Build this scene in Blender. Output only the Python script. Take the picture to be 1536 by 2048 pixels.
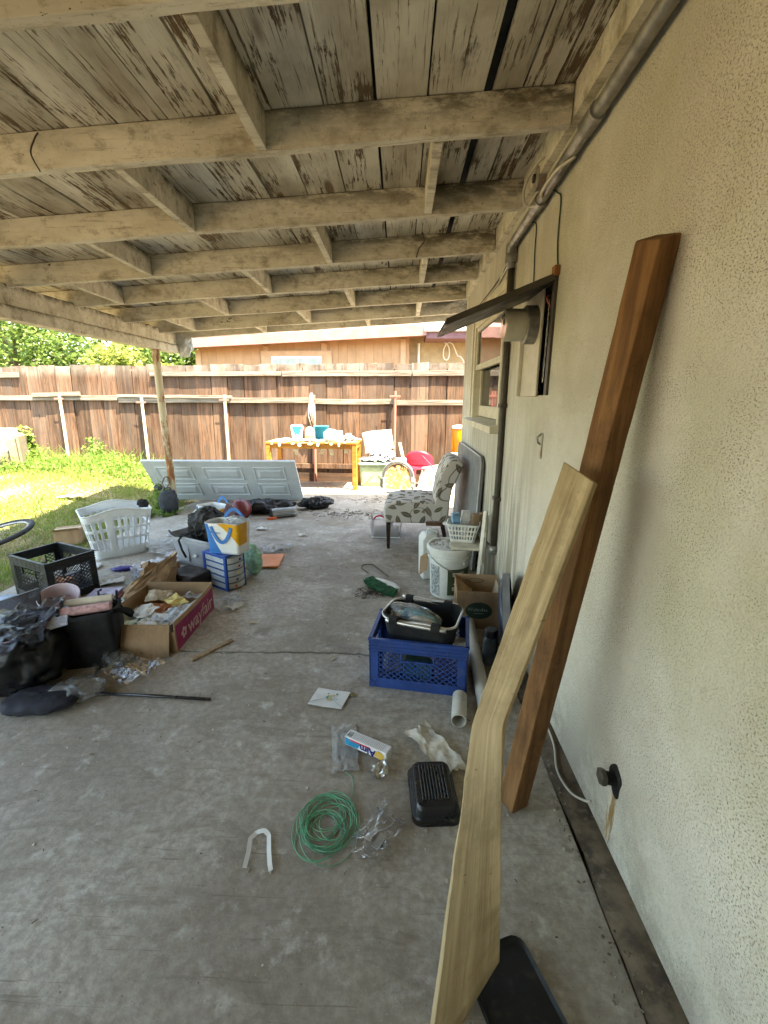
import bpy, bmesh, math, random
import numpy as np
from mathutils import Vector, Matrix, Euler, noise as mn
R = math.radians
random.seed(7)
rng = np.random.default_rng(7)
for o in list(bpy.data.objects): bpy.data.objects.remove(o)
S = bpy.context.scene
COL = S.collection

# ---------------------------------------------------------------- camera, sky, sun, exposure
cam = bpy.data.cameras.new('camera'); camo = bpy.data.objects.new('camera', cam); COL.objects.link(camo)
cam.sensor_fit = 'HORIZONTAL'; cam.sensor_width = 36; cam.lens = 20.625
cam.clip_start = .02; cam.clip_end = 2000
camo.location = (0, 0, 1.4); camo.rotation_euler = (R(90-14.586), 0, R(2.015))
S.camera = camo
SUN = Vector((.36, -.22, 1)).normalized()          # towards the sun
w = bpy.data.worlds.new('World'); S.world = w; w.use_nodes = True
wn = w.node_tree; sky = wn.nodes.new('ShaderNodeTexSky'); sky.sky_type = 'NISHITA'; sky.sun_disc = False
sky.sun_elevation = math.asin(SUN.z); sky.sun_rotation = math.atan2(SUN.x, SUN.y)
sky.air_density = 1.0; sky.dust_density = 1.5; sky.ozone_density = 1.0
bg = wn.nodes['Background']; bg.inputs['Strength'].default_value = .13
wn.links.new(sky.outputs[0], bg.inputs[0])
sl = bpy.data.lights.new('sun', 'SUN'); sl.energy = 3.8; sl.angle = R(.53); sl.color = (1, .95, .86)
so = bpy.data.objects.new('sun', sl); COL.objects.link(so); so.rotation_euler = SUN.to_track_quat('Z', 'Y').to_euler()
so.location = (4, -3, 9)
S.view_settings.view_transform = 'Standard'; S.view_settings.look = 'None'
S.view_settings.exposure = 3.62; S.view_settings.gamma = 1; S.view_settings.use_curve_mapping = False
S.view_settings.use_white_balance = True; S.view_settings.white_balance_temperature = 8000; S.view_settings.white_balance_tint = 2
S.render.engine = 'CYCLES'
cy = S.cycles; cy.use_denoising = True; cy.max_bounces = 8; cy.diffuse_bounces = 5; cy.glossy_bounces = 3
cy.transmission_bounces = 6; cy.transparent_max_bounces = 12; cy.sample_clamp_indirect = 6; cy.caustics_reflective = False; cy.caustics_refractive = False

# ---------------------------------------------------------------- material helpers
class NT:
    def __init__(s, name, coord='Object', rnd=True):
        s.m = bpy.data.materials.new(name); s.m.use_nodes = True
        s.t = s.m.node_tree; s.b = s.t.nodes['Principled BSDF']
        tc = s.n('ShaderNodeTexCoord'); s.v = tc.outputs[coord]
        s.rand = s.n('ShaderNodeObjectInfo').outputs['Random']
        if rnd:
            ml = s.math('MULTIPLY', s.rand, 37.7)
            cx = s.n('ShaderNodeCombineXYZ')
            for i in range(3): s.l(ml, cx.inputs[i])
            ad = s.n('ShaderNodeVectorMath'); ad.operation = 'ADD'; s.l(s.v, ad.inputs[0]); s.l(cx.outputs[0], ad.inputs[1])
            s.v0 = s.v; s.v = ad.outputs[0]
        else: s.v0 = s.v
    def n(s, t): return s.t.nodes.new(t)
    def l(s, a, b): s.t.links.new(a, b)
    def put(s, x, inp):
        if hasattr(x, 'links') or hasattr(x, 'is_linked'): s.l(x, inp)
        else:
            if isinstance(x, (tuple, list)) and len(x) == 3 and inp.type == 'RGBA': x = (*x, 1)
            inp.default_value = x
    def math(s, op, a, b=0., c=None, clamp=False):
        k = s.n('ShaderNodeMath'); k.operation = op; k.use_clamp = clamp
        s.put(a, k.inputs[0]); s.put(b, k.inputs[1])
        if c is not None: s.put(c, k.inputs[2])
        return k.outputs[0]
    def map(s, scale=(1, 1, 1), rot=(0, 0, 0), v=None, loc=(0, 0, 0)):
        k = s.n('ShaderNodeMapping'); k.inputs['Scale'].default_value = scale; k.inputs['Rotation'].default_value = rot
        k.inputs['Location'].default_value = loc
        s.l(v or s.v, k.inputs['Vector']); return k.outputs[0]
    def noise(s, scale, detail=4, rough=.55, v=None, dist=0, out='Fac'):
        k = s.n('ShaderNodeTexNoise'); k.inputs['Scale'].default_value = scale; k.inputs['Detail'].default_value = detail
        k.inputs['Roughness'].default_value = rough; k.inputs['Distortion'].default_value = dist
        s.l(v or s.v, k.inputs['Vector']); return k.outputs[out]
    def voro(s, scale, feature='F1', v=None, out='Distance', rnd=1):
        k = s.n('ShaderNodeTexVoronoi'); k.feature = feature; k.inputs['Scale'].default_value = scale; k.inputs['Randomness'].default_value = rnd
        s.l(v or s.v, k.inputs['Vector']); return k.outputs[out]
    def ramp(s, f, a, b, lo=0., hi=1.):           # smooth map of f from [a,b] to [lo,hi]
        k = s.n('ShaderNodeMapRange'); k.interpolation_type = 'SMOOTHSTEP'
        s.put(f, k.inputs[0]); k.inputs[1].default_value = a; k.inputs[2].default_value = b; k.inputs[3].default_value = lo; k.inputs[4].default_value = hi
        return k.outputs[0]
    def mix(s, f, a, b, mode='MIX'):
        k = s.n('ShaderNodeMix'); k.data_type = 'RGBA'; k.blend_type = mode
        s.put(f, k.inputs[0]); s.put(a, k.inputs[6]); s.put(b, k.inputs[7]); return k.outputs[2]
    def bump(s, h, strength=.4, dist=.01, nrm=None):
        k = s.n('ShaderNodeBump'); k.inputs['Strength'].default_value = strength; k.inputs['Distance'].default_value = dist
        s.l(h, k.inputs['Height'])
        if nrm: s.l(nrm, k.inputs['Normal'])
        return k.outputs[0]
    def sep(s, v=None):
        k = s.n('ShaderNodeSeparateXYZ'); s.l(v or s.v0, k.inputs[0]); return k.outputs
    def out(s, col=None, rough=.8, nrm=None, metal=0, spec=.3, **kw):
        b = s.b
        if col is not None: s.put(col, b.inputs['Base Color'])
        s.put(rough, b.inputs['Roughness']); b.inputs['Metallic'].default_value = metal
        b.inputs['Specular IOR Level'].default_value = spec
        if nrm: s.l(nrm, b.inputs['Normal'])
        for k, v in kw.items(): s.put(v, b.inputs[k.replace('_', ' ')])
        return s.m

MATS = {}
def simple(name, col, rough=.6, spec=.35, metal=0, var=.22, vs=9, dirt=.25, bump=.15, bs=60, **kw):
    """plain material with uneven tone, some grime and fine relief"""
    if name in MATS: return MATS[name]
    k = NT(name); c = Vector(col[:3])
    f = k.noise(vs, 5, .6); a = k.mix(k.ramp(f, .3, .7), tuple(c*(1-var)), tuple(c*(1+var*.6)))
    g = k.ramp(k.noise(vs*2.7, 6, .65), .52, .72)
    gr = tuple(c*.5 + Vector((.085, .073, .056)))
    a = k.mix(k.math('MULTIPLY', g, dirt), a, gr)
    r = k.ramp(k.noise(vs*1.7, 4), .3, .7, max(.02, rough-.1), min(1, rough+.12))
    MATS[name] = k.out(a, r, k.bump(k.noise(bs, 3), bump, .004), metal, spec, **kw)
    return MATS[name]

def clearfilm(name, tint=(1, 1, 1), op=.28, rough=.12, haze=.12):
    if name in MATS: return MATS[name]
    k = NT(name); t = k.t; t.nodes.remove(k.b)
    tr = k.n('ShaderNodeBsdfTransparent'); tr.inputs[0].default_value = (*tint, 1)
    gl = k.n('ShaderNodeBsdfGlossy'); gl.inputs['Roughness'].default_value = rough
    df = k.n('ShaderNodeBsdfTranslucent'); df.inputs[0].default_value = (.8, .82, .83, 1)
    d2 = k.n('ShaderNodeBsdfDiffuse'); d2.inputs[0].default_value = (.8, .82, .83, 1)
    bm_ = k.bump(k.noise(35, 4, .6, dist=.8), .8, .01)
    for q in (gl, df, d2): k.l(bm_, q.inputs['Normal'])
    a = k.n('ShaderNodeMixShader'); a.inputs[0].default_value = .5; k.l(df.outputs[0], a.inputs[1]); k.l(d2.outputs[0], a.inputs[2])
    b = k.n('ShaderNodeMixShader'); b.inputs[0].default_value = haze; k.l(tr.outputs[0], b.inputs[1]); k.l(a.outputs[0], b.inputs[2])
    lw = k.n('ShaderNodeLayerWeight'); lw.inputs[0].default_value = op; k.l(bm_, lw.inputs['Normal'])
    c = k.n('ShaderNodeMixShader'); k.l(lw.outputs['Fresnel'], c.inputs[0]); k.l(b.outputs[0], c.inputs[1]); k.l(gl.outputs[0], c.inputs[2])
    o = [q for q in t.nodes if q.type == 'OUTPUT_MATERIAL'][0]; k.l(c.outputs[0], o.inputs[0])
    MATS[name] = k.m; return k.m

# ---------------------------------------------------------------- mesh helpers
class B:
    def __init__(s): s.v = []; s.f = []
    def add(s, vs, fs, M=None):
        n = len(s.v)
        s.v += [tuple(M @ Vector(p)) if M else tuple(p) for p in vs]; s.f += [tuple(i+n for i in q) for q in fs]; return s
    def box(s, x0, x1, y0, y1, z0, z1, M=None):
        vs = [(x, y, z) for z in (z0, z1) for y in (y0, y1) for x in (x0, x1)]
        return s.add(vs, [(0, 2, 3, 1), (4, 5, 7, 6), (0, 1, 5, 4), (2, 6, 7, 3), (0, 4, 6, 2), (1, 3, 7, 5)], M)
    def bar(s, p, q, wd, th, up=(0, 0, 1), M=None):        # rectangular bar from p to q
        p = Vector(p); q = Vector(q); d = (q-p).normalized(); u = Vector(up)
        sd = d.cross(u)
        if sd.length < 1e-4: sd = d.cross(Vector((1, 0, 0)))
        sd.normalize(); u = sd.cross(d)
        c = [p+sd*a*wd/2+u*b*th/2 for a, b in ((-1, -1), (1, -1), (1, 1), (-1, 1))]
        e = [v+(q-p) for v in c]
        return s.add(c+e, [(0, 3, 2, 1), (4, 5, 6, 7), (0, 1, 5, 4), (1, 2, 6, 5), (2, 3, 7, 6), (3, 0, 4, 7)], M)
    def tube(s, pts, r, n=8, closed=False, caps=True, M=None):
        P = [Vector(p) for p in pts]; rs = r if isinstance(r, (list, tuple)) else [r]*len(P)
        vs = []; fs = []; m = len(P); prev = None
        for i, p in enumerate(P):
            a = P[(i-1) % m] if (closed or i) else p; b = P[(i+1) % m] if (closed or i < m-1) else p
            t = (b-a).normalized()
            if prev is None:
                u = t.orthogonal().normalized()
            else:
                u = (prev - t*prev.dot(t));  u = u.normalized() if u.length > 1e-6 else t.orthogonal().normalized()
            prev = u; w_ = t.cross(u)
            for k in range(n):
                an = 2*math.pi*k/n; vs.append(p+(u*math.cos(an)+w_*math.sin(an))*rs[i])
        for i in range(m if closed else m-1):
            j = (i+1) % m
            for k in range(n): fs.append((i*n+k, i*n+(k+1) % n, j*n+(k+1) % n, j*n+k))
        if caps and not closed: fs += [tuple(range(n-1, -1, -1)), tuple((m-1)*n+k for k in range(n))]
        return s.add(vs, fs, M)
    def lathe(s, prof, n=32, M=None, caps=True):            # prof: (r,z)
        vs = []; fs = []
        for r, z in prof:
            for k in range(n):
                a = 2*math.pi*k/n; vs.append((r*math.cos(a), r*math.sin(a), z))
        for i in range(len(prof)-1):
            for k in range(n): fs.append((i*n+k, i*n+(k+1) % n, (i+1)*n+(k+1) % n, (i+1)*n+k))
        if caps:
            if prof[0][0] > 1e-5: fs.append(tuple(range(n-1, -1, -1)))
            if prof[-1][0] > 1e-5: fs.append(tuple((len(prof)-1)*n+k for k in range(n)))
        return s.add(vs, fs, M)
    def prism(s, poly, h0, h1, axis='z', M=None):           # extruded polygon
        def P(a, b, h): return {'z': (a, b, h), 'y': (a, h, b), 'x': (h, a, b)}[axis]
        n = len(poly); vs = [P(a, b, h0) for a, b in poly]+[P(a, b, h1) for a, b in poly]
        fs = [tuple(range(n)), tuple(range(2*n-1, n-1, -1))]+[(i, i+n, (i+1) % n+n, (i+1) % n) for i in range(n)]
        return s.add(vs, fs, M)
    def grid(s, fn, nu, nv, hole=None, wrap=False, M=None):
        vs = [fn(i/(nu if wrap else nu-1), j/(nv-1)) for j in range(nv) for i in range(nu)]; fs = []
        for j in range(nv-1):
            for i in range(nu if wrap else nu-1):
                if hole and hole(i, j): continue
                a = j*nu+i; b = j*nu+(i+1) % nu; fs.append((a, b, b+nu, a+nu))
        return s.add(vs, fs, M)
    def o(s, name, mat, parent=None, smooth=False, bevel=0, solid=0, sub=0, loc=None, rot=None, auto=None, seg=2, fix=True):
        me = bpy.data.meshes.new(name); me.from_pydata([tuple(p) for p in s.v], [], s.f)
        if fix:
            bm = bmesh.new(); bm.from_mesh(me); bmesh.ops.recalc_face_normals(bm, faces=bm.faces); bm.to_mesh(me); bm.free()
        me.materials.append(mat)
        if smooth: me.polygons.foreach_set('use_smooth', [True]*len(me.polygons))
        ob = bpy.data.objects.new(name, me); COL.objects.link(ob)
        if parent: ob.parent = parent
        if loc is not None: ob.location = loc
        if rot is not None: ob.rotation_euler = rot
        if solid:
            k = ob.modifiers.new('solid', 'SOLIDIFY'); k.thickness = abs(solid); k.offset = 0 if solid > 0 else -1
        if bevel:
            k = ob.modifiers.new('bevel', 'BEVEL'); k.width = bevel; k.segments = seg; k.limit_method = 'ANGLE'; k.angle_limit = R(35)
            if not smooth: me.polygons.foreach_set('use_smooth', [True]*len(me.polygons)); k.harden_normals = True
        if sub:
            k = ob.modifiers.new('sub', 'SUBSURF'); k.levels = sub; k.render_levels = sub
        if auto: me.set_sharp_from_angle(angle=R(auto))
        return ob

def T(name, label, cat, loc=(0, 0, 0), rz=0, group=None, rot=None):
    e = bpy.data.objects.new(name, None); COL.objects.link(e); e.empty_display_size = .1
    e.location = loc; e.rotation_euler = rot if rot else (0, 0, rz)
    return tag(e, label, cat, group)
def tag(o, label, cat, group=None):
    o['label'] = label; o['category'] = cat
    if group: o['group'] = group
    return o
def kind(o, k='structure'): o['kind'] = k; return o
def lab(o, t): o['label'] = t; return o
def cp(o, parent=None, loc=None, rot=None):
    c = o.copy(); COL.objects.link(c)
    if parent: c.parent = parent
    if loc is not None: c.location = loc
    if rot is not None: c.rotation_euler = rot
    return c
def text(txt, size, mat, parent, M, name='lettering', ext=.0004, bold=.0, shear=0):
    cu = bpy.data.curves.new(name, 'FONT'); cu.body = txt; cu.size = size; cu.extrude = ext; cu.align_x = 'CENTER'; cu.align_y = 'CENTER'
    cu.offset = bold; cu.shear = shear; cu.resolution_u = 3
    tmp = bpy.data.objects.new('tmp', cu); COL.objects.link(tmp)
    dg = bpy.context.evaluated_depsgraph_get(); me = bpy.data.meshes.new_from_object(tmp.evaluated_get(dg))
    bpy.data.objects.remove(tmp); me.name = name; me.materials.clear(); me.materials.append(mat)
    ob = bpy.data.objects.new(name, me); COL.objects.link(ob); ob.parent = parent; ob.matrix_local = M; return ob
def MX(loc, x, y):                                          # matrix with given local x and y axes
    x = Vector(x).normalized(); z = x.cross(Vector(y)).normalized(); y = z.cross(x)
    m = Matrix.Identity(4)
    for i in range(3): m[i][0], m[i][1], m[i][2], m[i][3] = x[i], y[i], z[i], loc[i]
    return m
def RM(loc=(0, 0, 0), rot=(0, 0, 0)): return Matrix.Translation(loc) @ Euler(rot).to_matrix().to_4x4()
def fb(p, sc, oct=4, seed=0):
    return mn.fractal(Vector(p)*sc+Vector((seed*7.3, seed*3.1, seed*1.7)), 1.0, 2.1, oct)
def ridge(p, sc, seed=0):
    q = Vector(p)*sc+Vector((seed*5.3, seed*2.1, seed*9.7))
    return (1-abs(mn.noise(q))*2) + .5*(1-abs(mn.noise(q*2.2+Vector((3, 1, 2))))*2) + .25*(1-abs(mn.noise(q*4.7))*2)
def blob(rx, ry, rz, n=48, m=28, amp=.12, sc=4, seed=0, flat=True, pw=2.0, zmin=None):
    sc *= .55
    """crumpled closed lump resting on z=0"""
    b = B()
    def fn(u, v):
        a = 2*math.pi*u; t = math.pi*(v-.5)*.995
        c = math.cos(t); d = Vector((math.copysign(abs(math.cos(a)*c)**(2/pw), math.cos(a)), math.copysign(abs(math.sin(a)*c)**(2/pw), math.sin(a)), math.copysign(abs(math.sin(t))**(2/pw), math.sin(t))))
        p = Vector((d.x*rx, d.y*ry, d.z*rz)); k = 1+amp*(ridge(p/max(rx, ry, rz), sc, seed)-.6)
        p = p*k; p.z += rz
        if p.z < .003: p.z = .003+.002*fb(p, 9, 2, seed)
        return p
    b.grid(fn, n, m, wrap=True); return b
def sheet(lx, ly, nu=26, nv=26, amp=.02, sc=6, seed=0, outline=.0, fold=None):
    """crumpled sheet lying on z=0"""
    b = B()
    def fn(u, v):
        x = (u-.5)*lx; y = (v-.5)*ly
        if outline:
            x *= 1+outline*fb((v*3, 1, seed), 1.3, 3, seed); y *= 1+outline*fb((u*3, 5, seed), 1.3, 3, seed+2)
        z = amp*max(0, ridge((x, y, 0), sc, seed)+.1)*.6
        p = Vector((x, y, max(.002, z)))
        return fold(p, u, v) if fold else p
    b.grid(fn, nu, nv); return b
# ---------------------------------------------------------------- materials of the place
def m_ceiling():
    k = NT('peeling painted plank')
    g = k.noise(1, 7, .62, v=k.map((55, 1.9, 55)), dist=.6)                # long grain
    g2 = k.noise(1, 4, .6, v=k.map((150, 5, 150)))
    big = k.noise(1, 5, .6, v=k.map((6, 1.6, 6)))
    paint = k.mix(k.ramp(big, .3, .7), (.57, .53, .45), (.74, .70, .61))
    paint = k.mix(k.ramp(k.noise(3.1, 5, .6), .45, .75, 0, .6), paint, (.30, .25, .18))
    wood = k.mix(g2, (.10, .065, .04), (.20, .135, .085))
    patch = k.noise(1, 7, .72, v=k.map((7.5, 2.6, 7.5), loc=(4, 0, 2)))
    pe = k.math('ADD', k.math('ADD', patch, k.math('MULTIPLY', k.math('SUBTRACT', g, .5), .42)), k.math('MULTIPLY', k.math('SUBTRACT', k.rand, .5), .10))
    ck = k.noise(1, 5, .68, v=k.map((150, 5, 150), loc=(2, 7, 1)), dist=.6)
    pe = k.math('ADD', pe, k.math('MULTIPLY', k.math('SUBTRACT', ck, .5), .5))
    mask = k.ramp(pe, .56, .62)
    crack = k.ramp(g, .62, .70, 0, .8)
    kn = k.voro(1, v=k.map((4.2, 1.1, 4.2))); knot = k.ramp(kn, .06, .13, .85, 0)
    m_ = k.math('MAXIMUM', k.math('MAXIMUM', mask, crack), knot)
    c = k.mix(m_, paint, wood)
    c = k.mix(k.ramp(ck, .55, .66, 0, .7), c, (.17, .12, .075)); c = k.mix(k.ramp(k.noise(1, 5, .6, v=k.map((3, 1.1, 3), loc=(9, 9, 9))), .45, .7, 0, .55), c, (.19, .15, .10))
    mold = k.ramp(k.noise(1, 6, .7, v=k.map((9, 2.5, 9), loc=(3, 1, 8))), .60, .74, 0, .75)
    c = k.mix(mold, c, (.045, .037, .026))
    h = k.math('SUBTRACT', k.math('MULTIPLY', g2, .25), k.math('MULTIPLY', m_, .8))
    return k.out(c, .88, k.bump(h, .7, .006), spec=.15)
def m_rafter():
    k = NT('grimy cream paint on timber')
    st = k.noise(1, 6, .65, v=k.map((2.2, 6, 6)))
    c = k.mix(k.ramp(st, .32, .68), (.55, .505, .41), (.72, .675, .575))
    d = k.ramp(k.noise(1, 6, .7, v=k.map((3.5, 9, 5), loc=(5, 2, 1))), .48, .74, 0, .75)
    c = k.mix(d, c, (.17, .125, .07))
    sp = k.ramp(k.noise(55, 3, .7), .66, .72, 0, .85)
    c = k.mix(k.math('MULTIPLY', sp, k.ramp(k.noise(4, 4), .45, .6)), c, (.03, .024, .016))
    pl = k.ramp(k.noise(1, 6, .7, v=k.map((4, 9, 9), loc=(1, 9, 4))), .675, .69)
    c = k.mix(pl, c, (.12, .075, .045))
    z = k.sep(k.n('ShaderNodeTexCoord').outputs['Generated'])[2]
    top = k.math('MULTIPLY', k.ramp(z, .55, .95, 0, 1), k.ramp(k.noise(1, 6, .72, v=k.map((5, 14, 14))), .38, .58))
    c = k.mix(k.math('MULTIPLY', top, .9), c, (.05, .04, .022)); gl_ = k.noise(1, 6, .7, v=k.map((4, 60, 60), loc=(3, 3, 3))); c = k.mix(k.ramp(gl_, .56, .68, 0, .5), c, (.2, .15, .085))
    gm = k.ramp(k.noise(1, 7, .78, v=k.map((9, 16, 13), loc=(6, 2, 2))), .50, .68, 0, .6); c = k.mix(gm, c, (.20, .155, .09))
    c = k.mix(k.ramp(k.noise(95, 2, .6, v=k.map(loc=(1, 1, 6))), .70, .74, 0, .8), c, (.035, .028, .02))
    gr = k.noise(1, 5, .6, v=k.map((3, 70, 70)))
    return k.out(c, .8, k.bump(k.math('SUBTRACT', k.math('MULTIPLY', gr, .4), pl), .5, .004), spec=.2)
def m_stucco():
    k = NT('cream stucco', rnd=False)
    f = k.noise(48, 5, .65); f2 = k.noise(150, 3, .6)
    c = k.mix(k.ramp(k.noise(1.7, 4, .6), .3, .72), (.57, .535, .455), (.69, .66, .585))
    c = k.mix(k.ramp(k.noise(1, 4, .6, v=k.map((.8, 1.6, .8))), .52, .75, 0, .5), c, (.43, .42, .26))
    dens = k.ramp(k.noise(3.2, 4, .65), .34, .60, .15, 1)
    sp = k.ramp(k.noise(1, 2, .5, v=k.map((285, 200, 310))), .565, .66, 0, .95)
    c = k.mix(k.math('MULTIPLY', sp, dens), c, (.19, .155, .10))
    sp2 = k.ramp(f2, .56, .68, 0, .5)
    c = k.mix(k.math('MULTIPLY', sp2, dens), c, (.30, .25, .165))
    z = k.sep()[2]
    low = k.math('MULTIPLY', k.ramp(z, 0, .5, 1, 0), k.ramp(k.noise(3.4, 6, .7), .36, .58))
    dv = k.n('ShaderNodeVectorMath'); dv.operation = 'ADD'; k.l(k.v, dv.inputs[0]); k.l(k.noise(2.2, 4, .6, out='Color'), dv.inputs[1]); cr_ = k.ramp(k.voro(1.1, 'DISTANCE_TO_EDGE', v=dv.outputs[0]), .001, .003, .16, 0); c = k.mix(k.math('MULTIPLY', cr_, k.ramp(k.noise(1.3, 3), .5, .6)), c, (.2, .17, .12))
    c = k.mix(k.math('MULTIPLY', low, .75), c, (.25, .22, .17))
    y = k.sep()[1]; fr = k.math('MULTIPLY', k.ramp(y, 1.9, 2.6), k.ramp(z, .2, 1.3, 1, .25))
    str_ = k.math('MULTIPLY', k.math('MULTIPLY', k.ramp(k.noise(1, 5, .65, v=k.map((1, 16, 1.1))), .40, .62), 1.), fr)
    c = k.mix(str_, c, (.24, .21, .15))
    h = k.math('ADD', k.math('MULTIPLY', f, .6), k.math('MULTIPLY', f2, .5))
    h = k.math('SUBTRACT', h, k.math('MULTIPLY', sp, .5))
    big = k.ramp(k.noise(1, 6, .68, v=k.map((1, .9, 1.3), loc=(3, 8, 2))), .50, .68, 0, .38); c = k.mix(big, c, (.40, .355, .26))
    h = k.math('ADD', h, k.math('MULTIPLY', k.noise(5, 4, .6), 1.2))
    return k.out(c, .93, k.bump(h, .7, .012), spec=.12)
def m_concrete():
    k = NT('worn patio concrete', rnd=False)
    b1 = k.noise(.9, 6, .6); b2 = k.noise(3.5, 7, .68, dist=.5); b3 = k.noise(16, 6, .7)
    c = k.mix(k.ramp(b1, .36, .64), (.28, .246, .20), (.49, .45, .385))
    c = k.mix(k.ramp(b2, .42, .68, 0, .75), c, (.25, .215, .17))
    c = k.mix(k.ramp(b2, .42, .28, 0, .5), c, (.53, .50, .445))
    sw = k.noise(1, 6, .7, v=k.map((2.2, 5.5, 1), rot=(0, 0, .5)), dist=2.4)
    c = k.mix(k.ramp(sw, .52, .62, 0, .5), c, (.20, .17, .135))
    c = k.mix(k.ramp(b3, .56, .7, 0, .5), c, (.22, .19, .155))
    pd = k.ramp(k.noise(.62, 5, .62, v=k.map((1, .6, 1), loc=(1.3, 6, 0)), dist=.4), .46, .66, 0, .6); c = k.mix(pd, c, (.56, .52, .445))
    os_ = k.ramp(k.noise(2.3, 4, .55, v=k.map(loc=(11, 2, 0))), .655, .70, 0, .6); c = k.mix(os_, c, (.15, .125, .095))
    st = k.ramp(k.noise(1.4, 5, .6, v=k.map((1, 1, 1), loc=(7, 3, 0))), .60, .72, 0, .55)
    c = k.mix(st, c, (.13, .11, .09))
    md = k.noise(34, 5, .7); c = k.mix(k.ramp(md, .36, .66, .55, 0), c, (.19, .16, .125)); c = k.mix(k.ramp(k.noise(9, 6, .7, v=k.map(loc=(5, 5, 5))), .54, .72, 0, .65), c, (.56, .53, .48))
    for an_, lc_ in ((.4, (1, 0, 0)), (-.9, (4, 4, 0)), (1.3, (8, 1, 0))):
        sc2 = k.ramp(k.noise(1, 5, .6, v=k.map((2.2, 55, 1), rot=(0, 0, an_), loc=lc_), dist=.9), .655, .70, 0, .5); c = k.mix(sc2, c, (.15, .125, .10))
    br_ = k.ramp(k.noise(1.9, 6, .72, v=k.map(loc=(2, 9, 0)), dist=.8), .53, .70, 0, .55); c = k.mix(br_, c, (.21, .165, .115))
    fl = k.ramp(k.noise(150, 2, .5), .70, .74, 0, .7); c = k.mix(fl, c, (.55, .53, .5))
    dk = k.ramp(k.noise(110, 3, .5, v=k.map(loc=(2, 2, 2))), .69, .73, 0, .7); c = k.mix(dk, c, (.07, .06, .05))
    y = k.sep()[1]; x = k.sep()[0]
    h = k.math('ADD', k.math('MULTIPLY', b2, .6), k.math('ADD', k.math('MULTIPLY', b3, .35), k.math('MULTIPLY', sw, .25)))
    h = k.math('ADD', h, k.math('MULTIPLY', k.noise(120, 3), .12))
    r = k.ramp(b2, .3, .7, .62, .85)
    return k.out(c, r, k.bump(h, .5, .012), spec=.3)
def m_fence(name='weathered fence board', ax='z', bright=1.):
    k = NT(name); sc = (26, 26, 1.6) if ax == 'z' else (1.6, 26, 26)
    g = k.noise(1, 8, .66, v=k.map(sc), dist=.9); fine = k.noise(1, 4, .6, v=k.map(tuple(q*4.5 for q in sc)))
    c = k.mix(k.ramp(g, .33, .66), tuple(q*bright for q in (.05, .028, .018)), tuple(q*bright for q in (.16, .092, .06)))
    gy = k.math('ADD', k.noise(1, 5, .6, v=k.map(tuple(q*.16 for q in sc))), k.math('MULTIPLY', k.math('SUBTRACT', k.rand, .5), .25))
    c = k.mix(k.ramp(gy, .50, .70, 0, .75), c, tuple(q*bright for q in (.15, .105, .08)))
    zz = k.sep()[2]
    if ax == 'z': c = k.mix(k.math('MULTIPLY', k.ramp(zz, 1.72, 1.9, 0, .75), k.ramp(k.noise(7, 4), .2, .6)), c, (.27, .235, .20))
    c = k.mix(1., c, k.mix(k.rand, (.62, .60, .60), (1.35, 1.25, 1.2)), 'MULTIPLY')
    c = k.mix(k.ramp(fine, .58, .7, 0, .75), c, (.035, .022, .016))
    rows = k.noise(1, 2, .5, v=k.map((2, 2, 130) if ax == 'z' else (130, 2, 2)))
    c = k.mix(k.ramp(k.noise(1, 4, .6, v=k.map(tuple(q*.3 for q in sc), loc=(5, 1, 7))), .48, .66, 0, .7), c, tuple(q*bright for q in (.055, .04, .034)))
    kn = k.ramp(k.voro(1, v=k.map((5, 5, 1.3) if ax == 'z' else (1.3, 5, 5))), .05, .10, .9, 0); c = k.mix(kn, c, (.04, .02, .014))
    c = k.mix(k.ramp(k.noise(2.3, 4), .3, .7, 0, .16), c, (.22, .165, .125))
    h = k.math('ADD', k.math('MULTIPLY', g, .6), k.math('MULTIPLY', fine, .4))
    return k.out(c, .9, k.bump(h, .8, .008), spec=.12)
def m_greywood():
    k = NT('silvered rail wood'); g = k.noise(1, 7, .66, v=k.map((1.8, 40, 40)), dist=.7)
    c = k.mix(k.ramp(g, .32, .68), (.10, .082, .066), (.29, .245, .20)); c = k.mix(k.ramp(k.noise(4, 5), .55, .72, 0, .6), c, (.16, .11, .08))
    return k.out(c, .9, k.bump(g, .9, .01), spec=.12)
def m_rust(name, paint, wear=.5):
    k = NT(name); n_ = k.noise(1, 7, .7, v=k.map((9, 9, 3.2)))
    ru = k.mix(k.noise(30, 4), (.13, .05, .02), (.34, .15, .05)); pa = k.mix(k.noise(6, 4), tuple(.8*q for q in paint), paint)
    m_ = k.ramp(n_, wear-.05, wear+.05); c = k.mix(m_, pa, ru)
    return k.out(c, .75, k.bump(k.math('ADD', m_, k.noise(60, 3)), .4, .003), spec=.3)
def m_lumber(name, a, b_, ax=2, sc=1., coord='Object'):
    k = NT(name, coord); s3 = [34*sc]*3; s3[ax] = 1.5*sc
    g = k.noise(1, 6, .6, v=k.map(tuple(s3)), dist=.35); f = k.noise(1, 4, .6, v=k.map(tuple(q*4 for q in s3)))
    c = k.mix(k.ramp(g, .3, .7), a, b_); c = k.mix(k.ramp(f, .6, .72, 0, .4), c, tuple(q*.45 for q in a))
    c = k.mix(k.ramp(k.noise(4.2, 6, .7), .46, .70, 0, .6), c, tuple(q*.55 for q in a)); c = k.mix(k.ramp(k.noise(45, 3, .7), .66, .72, 0, .6), c, tuple(q*.3 for q in a))
    s3[ax] = 5; kn = k.ramp(k.noise(1, 2, .5, v=k.map(tuple(q*.7 for q in s3), loc=(1, 2, 3))), .74, .78, 0, .8); c = k.mix(kn, c, tuple(q*.25 for q in a))
    return k.out(c, .78, k.bump(k.math('ADD', g, f), .35, .004), spec=.25)
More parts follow.
